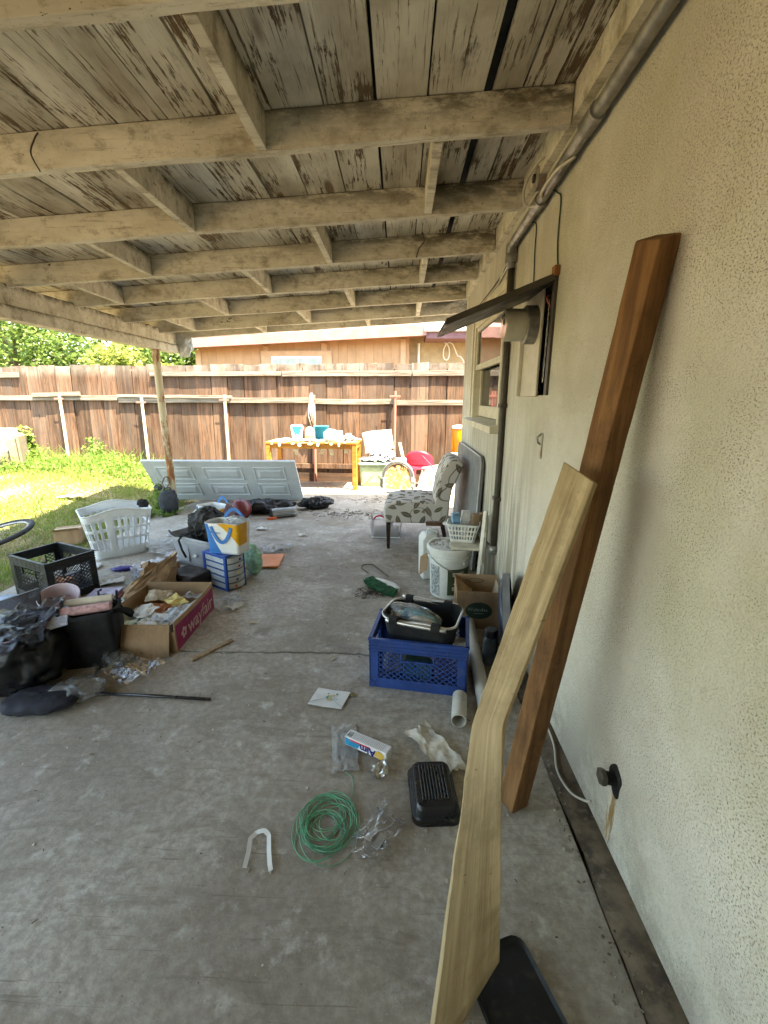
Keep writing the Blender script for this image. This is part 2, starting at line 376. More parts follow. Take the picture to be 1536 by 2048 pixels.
def m_leaf(name, a, b_, trans=.35):
    k = NT(name, rnd=False); g = k.n('ShaderNodeNewGeometry').outputs['Random Per Island']
    c = k.mix(g, a, b_); k.out(c, .55, spec=.3)
    t = k.n('ShaderNodeBsdfTranslucent'); k.l(k.mix(.5, c, tuple(min(1, q*1.6) for q in b_)), t.inputs[0])
    mx = k.n('ShaderNodeMixShader'); mx.inputs[0].default_value = trans; k.l(k.b.outputs[0], mx.inputs[1]); k.l(t.outputs[0], mx.inputs[2])
    o = [q for q in k.t.nodes if q.type == 'OUTPUT_MATERIAL'][0]; k.l(mx.outputs[0], o.inputs[0]); return k.m
def m_ground():
    k = NT('dry yard soil', rnd=False); n1 = k.noise(1.1, 6, .65); n2 = k.noise(14, 6, .7)
    c = k.mix(k.ramp(n1, .35, .65), (.16, .115, .07), (.25, .195, .12)); c = k.mix(k.ramp(n2, .5, .7, 0, .6), c, (.09, .07, .045))
    return k.out(c, .95, k.bump(k.math('ADD', n1, n2), .8, .03), spec=.1)

M_CEIL = m_ceiling(); M_RAFT = m_rafter(); M_STUC = m_stucco(); M_CONC = m_concrete(); M_FENCE = m_fence(); M_RAIL = m_greywood()
M_POST = m_rust('rusted cream post paint', (.52, .43, .28), .50); M_POLE = m_rust('cream fence pole paint', (.60, .50, .36), .66); M_REDP = m_rust('red primer pole', (.36, .14, .11), .7)
M_GROUND = m_ground()
M_DARKM = simple('dark roofing felt', (.03, .028, .026), .9)
M_TRIM = simple('cream trim paint', (.58, .54, .42), .6, var=.15, dirt=.4)
M_STEEL = simple('galvanised conduit', (.30, .29, .27), .45, metal=.7, var=.4, dirt=.5, vs=14)
M_BRONZE = simple('dark bronze painted metal', (.055, .047, .035), .5, dirt=.3)
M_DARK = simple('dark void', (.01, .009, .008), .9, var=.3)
M_WHITEW = simple('white wire jacket', (.55, .52, .44), .5, dirt=.45)
M_GREENW = simple('green wire jacket', (.03, .055, .03), .5)

# ---------------------------------------------------------------- ground, slab, house wall
WX_ = .67
def gz(x, y):
    a = min(1, max(0, (-2.95-x)/2.2)); b = min(1, max(0, (y-3.6)/3.6)); a = a*a*(3-2*a); b = b*b*(3-2*b)
    dp = min(1, max(0, (x+2.8)/.3))*min(1, max(0, (7.2-y)/.4))
    return -.035 - .1*dp + .30*a*b + .02*fb((x, y, 0), .8, 3)*a
gb = B(); xs = [-400, -120, -40, -20]+list(np.linspace(-13, 6, 96))+[15, 60, 400]; ys = [-400, -80, -20]+list(np.linspace(-6, 12, 58))+[20, 60, 400]
gb.add([(x, y, gz(x, y) if -13 <= x <= 6 and -6 <= y <= 12 else (gz(max(-13, min(6, x)), max(-6, min(12, y))))) for y in ys for x in xs],
       [(j*len(xs)+i, j*len(xs)+i+1, (j+1)*len(xs)+i+1, (j+1)*len(xs)+i) for j in range(len(ys)-1) for i in range(len(xs)-1)])
kind(gb.o('ground', M_GROUND, smooth=True))

def edge_line(y, x0, x1, n, amp, seed, step=0):
    xs_ = np.linspace(x0, x1, n); return [(x, y+amp*fb((x, 0, seed), 2.2, 6, seed)+random.uniform(-.007, .007)) for x in xs_]
crack = edge_line(2.19, -2.95, .585, 160, .05, 3); joint = [(x, 5.21) for x in np.linspace(-2.95, .585, 12)]
def slab(name, lo, hi, z=0.):
    b = B(); poly = lo+hi[::-1]; b.prism(poly, z-.1, z); return kind(b.o(name, M_CONC, bevel=.004, seg=1))
slab('concrete_slab', [(-2.95, -3.5), (.585, -3.5)], [(x, y-.006-.004*abs(fb((x, 1, 1), 4, 2))) for x, y in crack])
slab('concrete_slab', [(x, y+.006+.004*abs(fb((x, 2, 1), 4, 2))) for x, y in crack], [(x, y-.005) for x, y in joint], .002)
slab('concrete_slab', [(-2.95, 5.215), (3.2, 5.215)], [(-2.5, 7.36), (-1.2, 7.42), (.4, 7.36), (3.2, 7.4)])
slab('concrete_slab', [(.66, 4.93), (3.2, 4.93)], [(.66, 5.205), (3.2, 5.205)])

house = T('house', 'cream stucco house wall with a sash window and an open meter cupboard', 'house', (WX_, 0, 0))
yb = [-3.5, 2.09, 2.50, 3.02, 4.22, 4.86]; zb_ = [-.1, 1.22, 1.41, 1.91, 2.06, 2.75]
def cell(a, lo, hi): return lo <= a < hi
wb = B()
holes = [(2.09, 2.50, 1.41, 1.91), (3.02, 4.22, 1.22, 2.06)]
for i in range(len(yb)-1):
    for j in range(len(zb_)-1):
        cy_ = (yb[i]+yb[i+1])/2; cz_ = (zb_[j]+zb_[j+1])/2
        if any(h[0] < cy_ < h[1] and h[2] < cz_ < h[3] for h in holes): continue
        wb.add([(0, yb[i], zb_[j]), (0, yb[i+1], zb_[j]), (0, yb[i+1], zb_[j+1]), (0, yb[i], zb_[j+1])], [(3, 2, 1, 0)])
for y0, y1, z0, z1 in holes:
    for q in ([(y0, z0), (y1, z0)], [(y1, z0), (y1, z1)], [(y1, z1), (y0, z1)], [(y0, z1), (y0, z0)]):
        (a, b_), (c_, d_) = q; wb.add([(0, a, b_), (0, c_, d_), (.14, c_, d_), (.14, a, b_)], [(0, 1, 2, 3)])
wb.add([(0, 4.86, -.1), (5, 4.86, -.1), (5, 4.86, 2.75), (0, 4.86, 2.75)], [(0, 1, 2, 3)])
wb.add([(0, -3.5, -.1), (5, -3.5, -.1), (5, -3.5, 2.75), (0, -3.5, 2.75)], [(0, 1, 2, 3)])
wb.box(-2.25, 0, -1.25, -1.1, -.1, 2.55)  # unseen return wall behind the camera, added to shade the foreground
wb.o('wall', M_STUC, house, fix=False)
rb = B(); rb.prism([(-.03, 2.75), (5, 2.75), (5, 3.6), (2.5, 3.75), (-.03, 2.86)], -3.6, 4.95, 'y'); rb.o('roof', M_DARKM, house)
# back of the cupboard and the room side, so no light comes through
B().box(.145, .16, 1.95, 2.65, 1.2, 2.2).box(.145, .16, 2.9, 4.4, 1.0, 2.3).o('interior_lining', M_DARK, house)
# window
win = B().box(-.012, .05, 3.02, 3.10, 1.22, 2.06).box(-.012, .05, 4.14, 4.22, 1.22, 2.06).box(-.012, .05, 3.10, 4.14, 1.98, 2.06).o('window', M_TRIM, house, bevel=.004)
lab(win, 'cream double-hung window frame with deep sill')
Mg = NT('window glass'); M_GLASS = Mg.out((.015, .018, .02), .04, Mg.bump(Mg.noise(2.5, 2), .08, .02), spec=.7, IOR=1.6)
B().box(.0, .035, 3.10, 4.14, 1.63, 1.675).box(.0, .035, 3.10, 3.14, 1.675, 1.98).box(.0, .035, 4.10, 4.14, 1.675, 1.98).box(.0, .035, 3.14, 4.10, 1.945, 1.98).o('upper_sash', M_TRIM, win, bevel=.003)
B().box(.045, .085, 3.10, 4.14, 1.24, 1.33).box(.045, .085, 3.10, 3.15, 1.33, 1.63).box(.045, .085, 4.09, 4.14, 1.33, 1.63).o('lower_sash', M_TRIM, win, bevel=.003)
B().box(.014, .018, 3.14, 4.10, 1.675, 1.945).o('upper_pane', M_GLASS, win); B().box(.062, .066, 3.15, 4.09, 1.33, 1.63).o('lower_pane', M_GLASS, win)
B().prism([(-.075, 1.165), (.06, 1.165), (.06, 1.235), (-.075, 1.212)], 2.99, 4.30, 'y').o('window_sill', M_TRIM, win, bevel=.005)
B().box(-.022, 0, 3.0, 3.02, 1.22, 2.1).box(-.022, 0, 4.22, 4.30, 1.235, 2.12).box(-.022, 0, 3.02, 4.22, 2.06, 2.12).o('casing', M_TRIM, win, bevel=.003)
# wall base strip
stp = B(); n = 160
stp.add([(-.082+.018*fb((y, 0, 0), 3.1, 4), y, -.08) for y in np.linspace(-3, 4.9, n)]+[(-.082+.018*fb((y, 0, 0), 3.1, 4), y, .010+.004*fb((y, 3, 0), 3, 3)) for y in np.linspace(-3, 4.9, n)]+[(.004, y, .024) for y in np.linspace(-3, 4.9, n)],
        [(i, i+1, i+1+n, i+n) for i in range(n-1)]+[(i+n, i+1+n, i+1+2*n, i+2*n) for i in range(n-1)])
M_STRIP = simple('dirt-crusted base strip', (.10, .072, .045), .95, var=.6, vs=13, dirt=.8, bump=1., bs=30)
stp.o('base_strip', M_STRIP, house, smooth=True)
# ledger under the patio roof
led = B().add([(x, y, z-.02*(y-2)) for y in (-3, 4.85) for x, z in ((-.035, 2.405), (-.002, 2.405), (-.002, 2.535), (-.035, 2.535))], [(0, 1, 2, 3), (7, 6, 5, 4), (0, 4, 5, 1), (1, 5, 6, 2), (2, 6, 7, 3), (3, 7, 4, 0)])
led.o('ledger_board', M_RAFT, house)

# ---------------------------------------------------------------- patio roof
roof = T('patio_roof', 'open timber patio roof with peeling white planks and grimy cream rafters', 'patio roof', (0, 0, 0))
def zb(x, y): return 2.385+.055*(x-.67)-.02*(y-2)
RY = [-2.7, -2.02, -1.35, -.68, .0, .66, 1.33, 1.98, 2.67, 3.35, 4.02, 4.72, 5.40, 5.82]; RD = .135; RT = .042
XL = -3.3
for i, y in enumerate(RY):
    b = B(); x0 = XL; x1 = .632 if y < 4.8 else .9
    jt = random.uniform(-.004, .004); ns = 40
    vs = []
    for q in range(ns+1):
        x = x0+(x1-x0)*q/ns; wv = .004*fb((x, y, 0), 2.2, 4); wz = .005*fb((x, y, 7), 2.4, 4)
        vs += [(x, y+wv, zb(x, y)+wz+jt), (x, y+RT+wv, zb(x, y)+wz+jt), (x, y+RT+wv, zb(x, y)+RD), (x, y+wv, zb(x, y)+RD)]
    fs = [(0, 1, 2, 3), tuple(4*ns+j for j in (3, 2, 1, 0))]
    for q in range(ns):
        for j in range(4): fs.append((4*q+j, 4*q+(j+1) % 4, 4*q+4+(j+1) % 4, 4*q+4+j))
    b.add(vs, fs).o('rafter', M_RAFT, roof, bevel=.004, seg=1)
blocks = {k+3: v for k, v in {2: [-.1], 3: [-.54], 4: [-1.14, .14], 5: [-1.76, -.49], 6: [-2.39, -1.10, .17], 7: [-1.74, -.47], 8: [-2.39, -1.04, .19], 9: [-1.68, -.39], 1: [-1.2], 0: [-.6]}.items()}
for i, xs_ in blocks.items():
    for x in xs_:
        y0 = RY[i]+RT+.003; y1 = RY[i+1]-.003; b = B(); dz = random.uniform(-.004, .003)
        b.add([(x+a, y, zb(x, y)+c) for y in (y0, y1) for a, c in ((-.02, .002+dz), (.02, .002+dz), (.02, RD-.002), (-.02, RD-.002))],
              [(0, 1, 2, 3), (7, 6, 5, 4), (0, 4, 5, 1), (1, 5, 6, 2), (2, 6, 7, 3), (3, 7, 4, 0)])
        b.o('blocking', M_RAFT, roof, bevel=.003, seg=1)
edges = [.655, .56, .445]; gaps = {2: .03}
x = .445-.115
px = [(.658, .562), (.557, .448), (.441, .337), (.300, .097)]
x = .09
while x > XL-.12:
    wd = random.choice([.186, .19, .194]); px.append((x, x-wd)); x -= wd+random.choice([.006, .009, .012, .007])
for a, b_ in px:
    y0, y1 = -3.0, 5.87; b = B(); ns = 14; vs = []
    tl = random.uniform(-.0015, .0015)
    for q in range(ns+1):
        y = y0+(y1-y0)*q/ns; wv = .0015*fb((y, a, 0), 1.3, 3)
        for xx, t_ in ((a, tl), (b_, -tl)): vs.append((xx+wv, y, zb(xx, y)+RD+.002+t_))
        for xx, t_ in ((b_, -tl), (a, tl)): vs.append((xx+wv, y, zb(xx, y)+RD+.024+t_))
    fs = [(0, 1, 2, 3), tuple(4*ns+j for j in (3, 2, 1, 0))]
    for q in range(ns):
        for j in range(4): fs.append((4*q+j, 4*q+(j+1) % 4, 4*q+4+(j+1) % 4, 4*q+4+j))
    b.add(vs, fs).o('ceiling_plank', M_CEIL, roof)
b = B(); c4 = [(XL-.16, -3.05), (.668, -3.05), (.668, 4.86), (.95, 4.86), (.95, 5.88), (XL-.16, 5.88)]
vs = [(x, y, zb(x, y)+RD+.032) for x, y in c4]+[(x, y, zb(x, y)+RD+.046) for x, y in c4]; n = 6
b.add(vs, [(5, 4, 3, 2, 1, 0), (6, 7, 8, 9, 10, 11)]+[(i, (i+1) % n, (i+1) % n+n, i+n) for i in range(n)]); b.o('roofing_felt', M_DARKM, roof)
# beam (two laminated boards) and posts
bm_ = B(); BX = -2.86
def beamb(dx, w_, z0, z1, y0, y1, m, nm):
    b = B(); ns = 16; vs = []
    for q in range(ns+1):
        y = y0+(y1-y0)*q/ns; wz = .004*fb((y, dx, 3), 1.1, 3); wx = .004*fb((y, dx, 9), 1.3, 3)
        vs += [(BX+dx+wx, y, z0+wz-.002*(y-4)), (BX+dx+w_+wx, y, z0+wz-.002*(y-4)), (BX+dx+w_+wx, y, z1-.002*(y-4)), (BX+dx+wx, y, z1-.002*(y-4))]
    fs = [(0, 1, 2, 3), tuple(4*ns+j for j in (3, 2, 1, 0))]
    for q in range(ns):
        for j in range(4): fs.append((4*q+j, 4*q+(j+1) % 4, 4*q+4+(j+1) % 4, 4*q+4+j))
    return b.add(vs, fs).o(nm, m, roof, bevel=.004, seg=1)
M_BEAM = m_rafter(); M_BEAM.name = 'grimy beam paint'
beamb(-.045, .09, 2.04, 2.185, -3, 5.86, M_BEAM, 'beam'); beamb(-.06, .12, 1.945, 2.037, -3, 5.82, M_BEAM, 'beam')
for y in (5.35, 2.35, -.6):
    b = B(); b.tube([(BX, y, -.04), (BX+.004, y, .6), (BX-.003, y, 1.3), (BX, y, 1.942)], .042, 20); b.o('post', M_POST, roof, smooth=True, auto=50)

# ---------------------------------------------------------------- fence
fence = T('fence', 'tall weathered brown board fence with grey rails and metal poles', 'fence', (0, 7.50, 0), rot=(R(-3.5), 0, math.atan(-.062)))
fl = 1/math.cos(math.atan(.062))
shapes = []
for k in range(6):
    b = B(); wd = .281; ns = 8; vs = []
    for q in range(ns+1):
        z = -.12+2.07*q/ns; wv = .005*fb((z, k, 0), 1.2, 3); wy = .004*fb((z, k, 5), 1.1, 3)
        ee = .003*fb((z, k, 8), 3, 3)
        vs += [(-wd/2+ee, wy, z), (wd/2-ee, wy+wv, z), (wd/2-ee, wy+wv+.019, z), (-wd/2+ee, wy+.019, z)]
    for j in range(4): vs[4*ns+j] = (vs[4*ns+j][0], vs[4*ns+j][1], vs[4*ns+j][2]+random.uniform(-.012, .008))
    fs = [(0, 1, 2, 3), tuple(4*ns+j for j in (3, 2, 1, 0))]
    for q in range(ns):
        for j in range(4): fs.append((4*q+j, 4*q+(j+1) % 4, 4*q+4+(j+1) % 4, 4*q+4+j))
    shapes.append(b.add(vs, fs).o('board', M_FENCE, fence))
x = -13.8; first = {}
i = 0
while x < 4:
    k = random.randrange(6); o = shapes[k] if k not in first else cp(shapes[k])
    first[k] = 1; o.parent = fence
    o.location = (x, random.uniform(-.009, .009), random.uniform(-.014, .014)); o.rotation_euler = (0, R(random.uniform(-.25, .25)), 0)
    x += .2865+random.choice([0, .002, .005, .001]); i += 1
for k in range(6):
    if k not in first: bpy.data.objects.remove(shapes[k])
B().box(-13.9, 4.1, .034, .042, -.1, 1.86).o('gap_shade_sheet', simple('gap shade black', (.03, .022, .018), .95), fence)  # dark sheet added behind the boards so their gaps read as shade
def rail(x0, x1, z, h=.085, d=.036, y=-.041, tilt=0, m=M_RAIL, nm='rail', sag=0):
    b = B(); ns = 14; vs = []
    for q in range(ns+1):
        t = q/ns; x = x0+(x1-x0)*t; zz = z+tilt*t+.005*fb((x, z, 1), 1.5, 3)-sag*4*t*(1-t); yy = y-.004*abs(fb((x, z, 2), 1.7, 3))
        vs += [(x, yy, zz), (x, yy+d, zz), (x, yy+d, zz+h), (x, yy, zz+h)]
    fs = [(0, 1, 2, 3), tuple(4*ns+j for j in (3, 2, 1, 0))]
    for q in range(ns):
        for j in range(4): fs.append((4*q+j, 4*q+(j+1) % 4, 4*q+4+(j+1) % 4, 4*q+4+j))
    return b.add(vs, fs).o(nm, m, fence, bevel=.004, seg=1)
rail(-2.0, .18, 1.745); rail(.2, 4, 1.745, y=-.044); rail(-4.35, -2.02, 1.755, h=.07, d=.05, y=-.055); rail(-9.3, -6.85, 1.75); rail(-13.8, -9.4, 1.75)
rail(-13.8, -8.3, 1.36); rail(-8.28, -5.0, 1.35); rail(-4.98, -1.55, 1.31, d=.05, y=-.055); rail(-1.52, -.1, 1.295, sag=.012); rail(-.06, 4, 1.275)
rail(-6.6, -5.68, 1.405, h=.07, d=.04, y=-.085, tilt=.02); rail(-4.98, -2.9, 1.40, h=.05, d=.07, y=-.078, tilt=-.02); rail(-13.8, 4, .2, m=M_FENCE)
M_KICK = m_fence('kickboard', 'x', .9)
rail(-13.8, 4, -.04, h=.17, d=.02, y=-.022, m=M_KICK, nm='kickboard'); rail(-7.2, -3.1, .10, h=.2, d=.02, y=-.046, m=M_KICK, nm='kickboard')
for x, zt, m_, ln in ((-9.1, 1.42, M_POLE, .03), (-7.55, 1.42, M_POLE, .03), (-6.04, 1.46, M_POLE, .02), (-4.5, 1.40, M_POLE, .02), (-3.0, 1.44, M_POLE, .01), (-1.45, 1.44, M_REDP, 0), (-.09, 1.50, M_REDP, -.01), (1.4, 1.45, M_REDP, 0)):
    b = B(); b.tube([(x, -.085, -.1), (x-.2*ln, -.085, .6), (x-ln, -.085, zt)], .024, 14); b.o('post', m_, fence, smooth=True, auto=50)
    B().box(x-ln-.09, x-ln+.09, -.113, -.109, zt-.10, zt-.07).o('bracket', M_REDP, fence, bevel=.002)

# ---------------------------------------------------------------- neighbour's house
nb = T('neighbour_house', 'tan board-sided house with pinkish red roof behind the fence', 'house', (0, 10.5, 0))
M_SIDE = simple('tan siding paint', (.47, .28, .16), .75, var=.12, vs=3, dirt=.15); M_SIDET = simple('light tan trim paint', (.54, .34, .21), .7, var=.1, dirt=.12)
M_RROOF = simple('faded red roofing', (.36, .19, .16), .85, var=.2, vs=5); M_YST = simple('ochre stucco', (.44, .32, .19), .9, var=.15, bump=.5)
def top(x): return 2.50+.045*(x+4.6)
x = -4.6
while x < .1:
    b = B(); b.add([(x, 0, 0), (x+.196, 0, 0), (x+.196, .03, 0), (x, .03, 0), (x, 0, top(x)+.12), (x+.196, 0, top(x+.196)+.12), (x+.196, .03, top(x+.196)+.12), (x, .03, top(x)+.12)],
        [(0, 1, 2, 3), (7, 6, 5, 4), (0, 4, 5, 1), (1, 5, 6, 2), (2, 6, 7, 3), (3, 7, 4, 0)]); b.o('siding_board', M_SIDE, nb); x += .2
B().box(-4.6, .1, .035, .2, 0, 2.7).o('wall', M_SIDE, nb)
B().add([(x, y, z+(top(x)-2.52)) for x in (-5.1, .55) for y, z in ((-.45, 2.50), (-.43, 2.60), (4, 3.5), (4, 3.4), (.2, 2.52))], [(0, 1, 2, 3, 4), (9, 8, 7, 6, 5)]+[(i, (i+1) % 5, (i+1) % 5+5, i+5) for i in range(5)]).o('roof', M_RROOF, nb)
B().add([(x, y, z+(top(x)-2.52)) for x in (-5.1, .55) for y, z in ((-.48, 2.47), (-.452, 2.47), (-.452, 2.68), (-.48, 2.68))], [(0, 1, 2, 3), (7, 6, 5, 4), (0, 4, 5, 1), (1, 5, 6, 2), (2, 6, 7, 3), (3, 7, 4, 0)]).o('fascia', M_RROOF, nb)
for xx in (-4.62, -3.05, -1.72, .06): B().box(xx-.06, xx+.06, -.03, -.004, 1.9, top(xx)-.05).o('trim_board', M_SIDET, nb)
wn_ = B().box(-3.16, -1.55, -.045, -.0335, 2.312, 2.42).box(-3.16, -2.952, -.045, -.0335, 1.2, 2.31).box(-1.728, -1.55, -.045, -.0335, 1.2, 2.31).o('window', M_SIDET, nb)
M_WF = simple('white window vinyl', (.75, .75, .72), .4, dirt=.1, var=.06)
B().box(-2.95, -1.73, -.025, -.008, 2.25, 2.31).box(-2.95, -2.90, -.025, -.008, 1.3, 2.25).box(-1.78, -1.73, -.025, -.008, 1.3, 2.25).box(-2.37, -2.31, -.025, -.008, 1.3, 2.25).o('window_frame', M_WF, wn_)
M_BLIND = simple('pale green glass', (.32, .40, .38), .15, spec=.6); B().box(-2.9, -2.37, -.014, -.011, 1.3, 2.25).o('pane', M_BLIND, wn_); B().box(-2.31, -1.78, -.014, -.011, 1.3, 2.25).o('pane', M_BLIND, wn_)
B().box(.1, 6, .3, .5, 0, 2.75).o('side_wall', M_YST, nb)
B().box(.55, 6.5, -.45, 3.5, 2.62, 2.78).o('flat_roof', simple('mauve fascia paint', (.20, .10, .11), .8), nb); B().box(.5, 6.5, -.52, -.455, 2.76, 2.80).box(.5, 6.5, -.5, .3, 2.80, 2.86).o('white_drip_edge', M_WF, nb)
B().tube([(.42, .25, 0), (.42, .25, 2.6)], .03, 8).o('downpipe', M_WF, nb)
cb = T('cable_loop', 'loop of white cable hanging on the ochre wall behind the fence', 'cable', (0, 10.4, 0))
pts = [(1.02+.10*math.cos(t)+.02*t, .3, 2.42-.20*math.sin(t)*.95-.0*t) for t in np.linspace(-1.5, 5.5, 40)]; pts += [(1.3+.3*t, .3, 2.30+.25*t-.9*t*t) for t in np.linspace(.05, .8, 14)]
B().tube(pts, .012, 6).o('cable', M_WF, cb, smooth=True)
# ---------------------------------------------------------------- grass, weeds, trees
def fast_mesh(name, V, F, mat, parent=None):
    me = bpy.data.meshes.new(name); n, k = F.shape
    me.vertices.add(len(V)); me.vertices.foreach_set('co', V.astype(np.float32).ravel())
    me.loops.add(n*k); me.loops.foreach_set('vertex_index', F.astype(np.int32).ravel())
    me.polygons.add(n); me.polygons.foreach_set('loop_start', np.arange(0, n*k, k, dtype=np.int32)); me.polygons.foreach_set('loop_total', np.full(n, k, dtype=np.int32))
    me.update(); me.materials.append(mat); o = bpy.data.objects.new(name, me); COL.objects.link(o)
    if parent: o.parent = parent
    return o
def vgz(X, Y):
    a = np.clip((-2.95-X)/2.2, 0, 1); b = np.clip((Y-3.6)/3.6, 0, 1); a = a*a*(3-2*a); b = b*b*(3-2*b); return -.035+.30*a*b
def blades(P, h, wd, lean, r):                       # P n,3 ; curved blade of two quads
    n = len(P); an = r.uniform(0, 2*np.pi, n); side = np.stack([np.cos(an), np.sin(an), np.zeros(n)], 1)*wd[:, None]
    ld = r.uniform(0, 2*np.pi, n); L = np.stack([np.cos(ld), np.sin(ld), np.zeros(n)], 1)*(lean*h)[:, None]
    up = np.zeros((n, 3)); up[:, 2] = h
    v = np.stack([P-side, P+side, P+L*.35+up*.55+side*.8, P+L*.35+up*.55-side*.8, P+L+up*.9+side*.1, P+L+up*.9-side*.1], 1).reshape(-1, 3)
    i = np.arange(n)[:, None]*6; F = np.concatenate([i+np.array([[0, 1, 2, 3]]), i+np.array([[3, 2, 4, 5]])], 1).reshape(-1, 4)
    return v, F
def leaves(P, size, r, droop=.5):                    # folded diamond leaf: two triangles pairs
    n = len(P); d = r.normal(size=(n, 3)); d[:, 2] = d[:, 2]*.6-droop*.3; d /= np.linalg.norm(d, axis=1)[:, None]
    u = r.normal(size=(n, 3)); u[:, 2] += .9; sd = np.cross(d, u); sd /= np.linalg.norm(sd, axis=1)[:, None]+1e-9; nn = np.cross(sd, d)
    L = (size*r.uniform(.6, 1.3, n))[:, None]
    v = np.stack([P, P+d*L*.45+sd*L*.28+nn*L*.06, P+d*L, P+d*L*.45-sd*L*.28+nn*L*.06], 1).reshape(-1, 3)
    i = np.arange(n)[:, None]*4; F = (i+np.array([[0, 1, 2, 3]])).reshape(-1, 4); return v, F
M_GRASS = m_leaf('lawn blade', (.09, .17, .03), (.24, .27, .06), .35); M_DRY = m_leaf('straw blade', (.26, .22, .09), (.40, .34, .15), .3)
M_WEED = m_leaf('weed leaf', (.08, .17, .025), (.20, .27, .06), .4); M_TREE = m_leaf('glossy tree leaf', (.05, .10, .02), (.15, .21, .05), .35)
M_TREE2 = m_leaf('yellow-green tree leaf', (.13, .18, .035), (.26, .28, .07), .4); M_BARK = simple('bark', (.10, .075, .05), .95, bump=.8, bs=25)
r = np.random.default_rng(11); N = 170000
X = r.uniform(-9.5, -2.85, N); Y = r.uniform(1.2, 7.9, N)
pat = np.array([fb((x, y, 0), 1.1, 4, 2) for x, y in zip(X[::1], Y[::1])])
edge = np.clip((-2.86-X)/.35, 0, 1); keep = (r.uniform(0, 1, N) < np.clip(.7+.6*pat, .12, 1)*edge)
X, Y, pat = X[keep], Y[keep], pat[keep]; P = np.stack([X, Y, vgz(X, Y)-.004], 1); n = len(P)
h = r.uniform(.025, .075, n)*(1+.5*np.clip(pat, -.5, .6)); v, F = blades(P, h, r.uniform(.002, .0045, n), r.uniform(.2, .9, n), r)
kind(fast_mesh('lawn_grass', v, F, M_GRASS), 'stuff')
N = 22000; X = r.uniform(-9.5, -2.9, N); Y = r.uniform(2.5, 7.8, N); P = np.stack([X, Y, vgz(X, Y)], 1); v, F = blades(P, r.uniform(.012, .045, N), r.uniform(.0015, .003, N), r.uniform(.6, 1.8, N), r)
kind(fast_mesh('dry_grass', v, F, M_DRY), 'stuff')
# weed belt along the fence
Pw = []; 
for c in range(170):
    cx_ = r.uniform(-9.6, -3.5); t = r.uniform(0, 1); cyy = 7.5-.062*cx_-.35-t**1.4*1.0
    hh_ = r.uniform(.08, .26)*(1.5 if cx_ < -6.2 else 1.)*(1-.4*t); m = int(90*hh_/.2)
    q = r.normal(size=(m, 3))*np.array([.11, .11, .5]); q[:, 2] = np.abs(r.uniform(0, 1, m))*hh_
    q[:, 0] += cx_; q[:, 1] += cyy; q[:, 2] += vgz(q[:, 0], q[:, 1]); Pw.append(q)
Pw = np.concatenate(Pw); v, F = leaves(Pw, .055, r, -.4)
N = 2500; X = r.uniform(-9.6, -3.4, N); Y = 7.4-.062*X-r.uniform(0, 1.2, N)**1.5*.9; P = np.stack([X, Y, vgz(X, Y)], 1); v2, F2 = blades(P, r.uniform(.1, .38, N), r.uniform(.003, .006, N), r.uniform(.2, .7, N), r)
kind(fast_mesh('weeds', np.concatenate([v, v2]), np.concatenate([F, F2+len(v)]), M_WEED), 'stuff')
def weed(x, y, hgt, nst, seed, label, lf=.06, spread=.16):
    t = T('weed_plant', label, 'plant', (x, y, float(vgz(np.array([x]), np.array([y]))[0]))); rr = np.random.default_rng(seed)
    b = B(); Q = []
    for s_ in range(nst):
        a = rr.uniform(0, 6.28); sp = rr.uniform(.2, 1)*spread; hh_ = hgt*rr.uniform(.55, 1)
        pts = [(sp*math.cos(a)*u**1.5, sp*math.sin(a)*u**1.5, hh_*u) for u in np.linspace(0, 1, 6)]; b.tube(pts, [.004*(1-.7*u) for u in np.linspace(0, 1, 6)], 5)
        for u in np.linspace(.25, 1, 12):
            for _ in range(2): Q.append([sp*math.cos(a)*u**1.5, sp*math.sin(a)*u**1.5, hh_*u])
    b.o('stems', simple('weed stem', (.10, .13, .04), .7), t); v, F = leaves(np.array(Q), lf, rr, 0.); fast_mesh('leaves', v, F, M_WEED, t)
weed(-3.02, 5.28, .42, 9, 1, 'leafy weed climbing beside the foot of the rusty post'); weed(-2.78, 5.12, .14, 10, 2, 'low sprawling weed on the slab edge beside the black canvas bag', .05, .26)
weed(-6.35, 7.35, .70, 7, 3, 'tallest leafy weed next to the beige armchair', .10, .18); weed(-5.25, 7.45, .46, 9, 4, 'grassy weed growing against the cream fence pole', .07, .2)
weed(-3.02, 5.02, .2, 8, 5, 'small weed between lawn and slab in front of the leaning door', .05, .2)
# trees behind the fence
def tree(x, y, hgt, rx, rz, mat, seed, label, nl=7000, ls=.13):
    t = T('tree', label, 'tree', (x, y, -.03), group='trees beyond the fence'); rr = np.random.default_rng(seed)
    b = B(); b.tube([(0, 0, 0), (.06, .03, hgt*.3), (-.05, 0, hgt*.6)], [.16, .12, .07], 10)
    cl = []
    for k in range(26):
        d = rr.normal(size=3); d /= np.linalg.norm(d); rad = rr.uniform(.35, 1)**.5
        c = np.array([d[0]*rx*rad, d[1]*rx*.8*rad, hgt*.6+d[2]*rz*rad]); cl.append((c, rr.uniform(.3, .62)*rx*.62))
        if k < 9: b.tube([(-.05*.5, 0, hgt*.45), tuple(c*.6+np.array([0, 0, hgt*.2])), tuple(c)], [.06, .035, .012], 6)
    b.o('trunk', M_BARK, t, smooth=True); Q = []
    for c, s_ in cl:
        m = int(nl/26); d = rr.normal(size=(m, 3)); d /= np.linalg.norm(d, axis=1)[:, None]; Q.append(c+d*(s_*rr.uniform(.55, 1.08, m)**.6)[:, None]*np.array([1, 1, .8]))
    v, F = leaves(np.concatenate(Q), ls, rr, .9); fast_mesh('crown', v, F, mat, t)
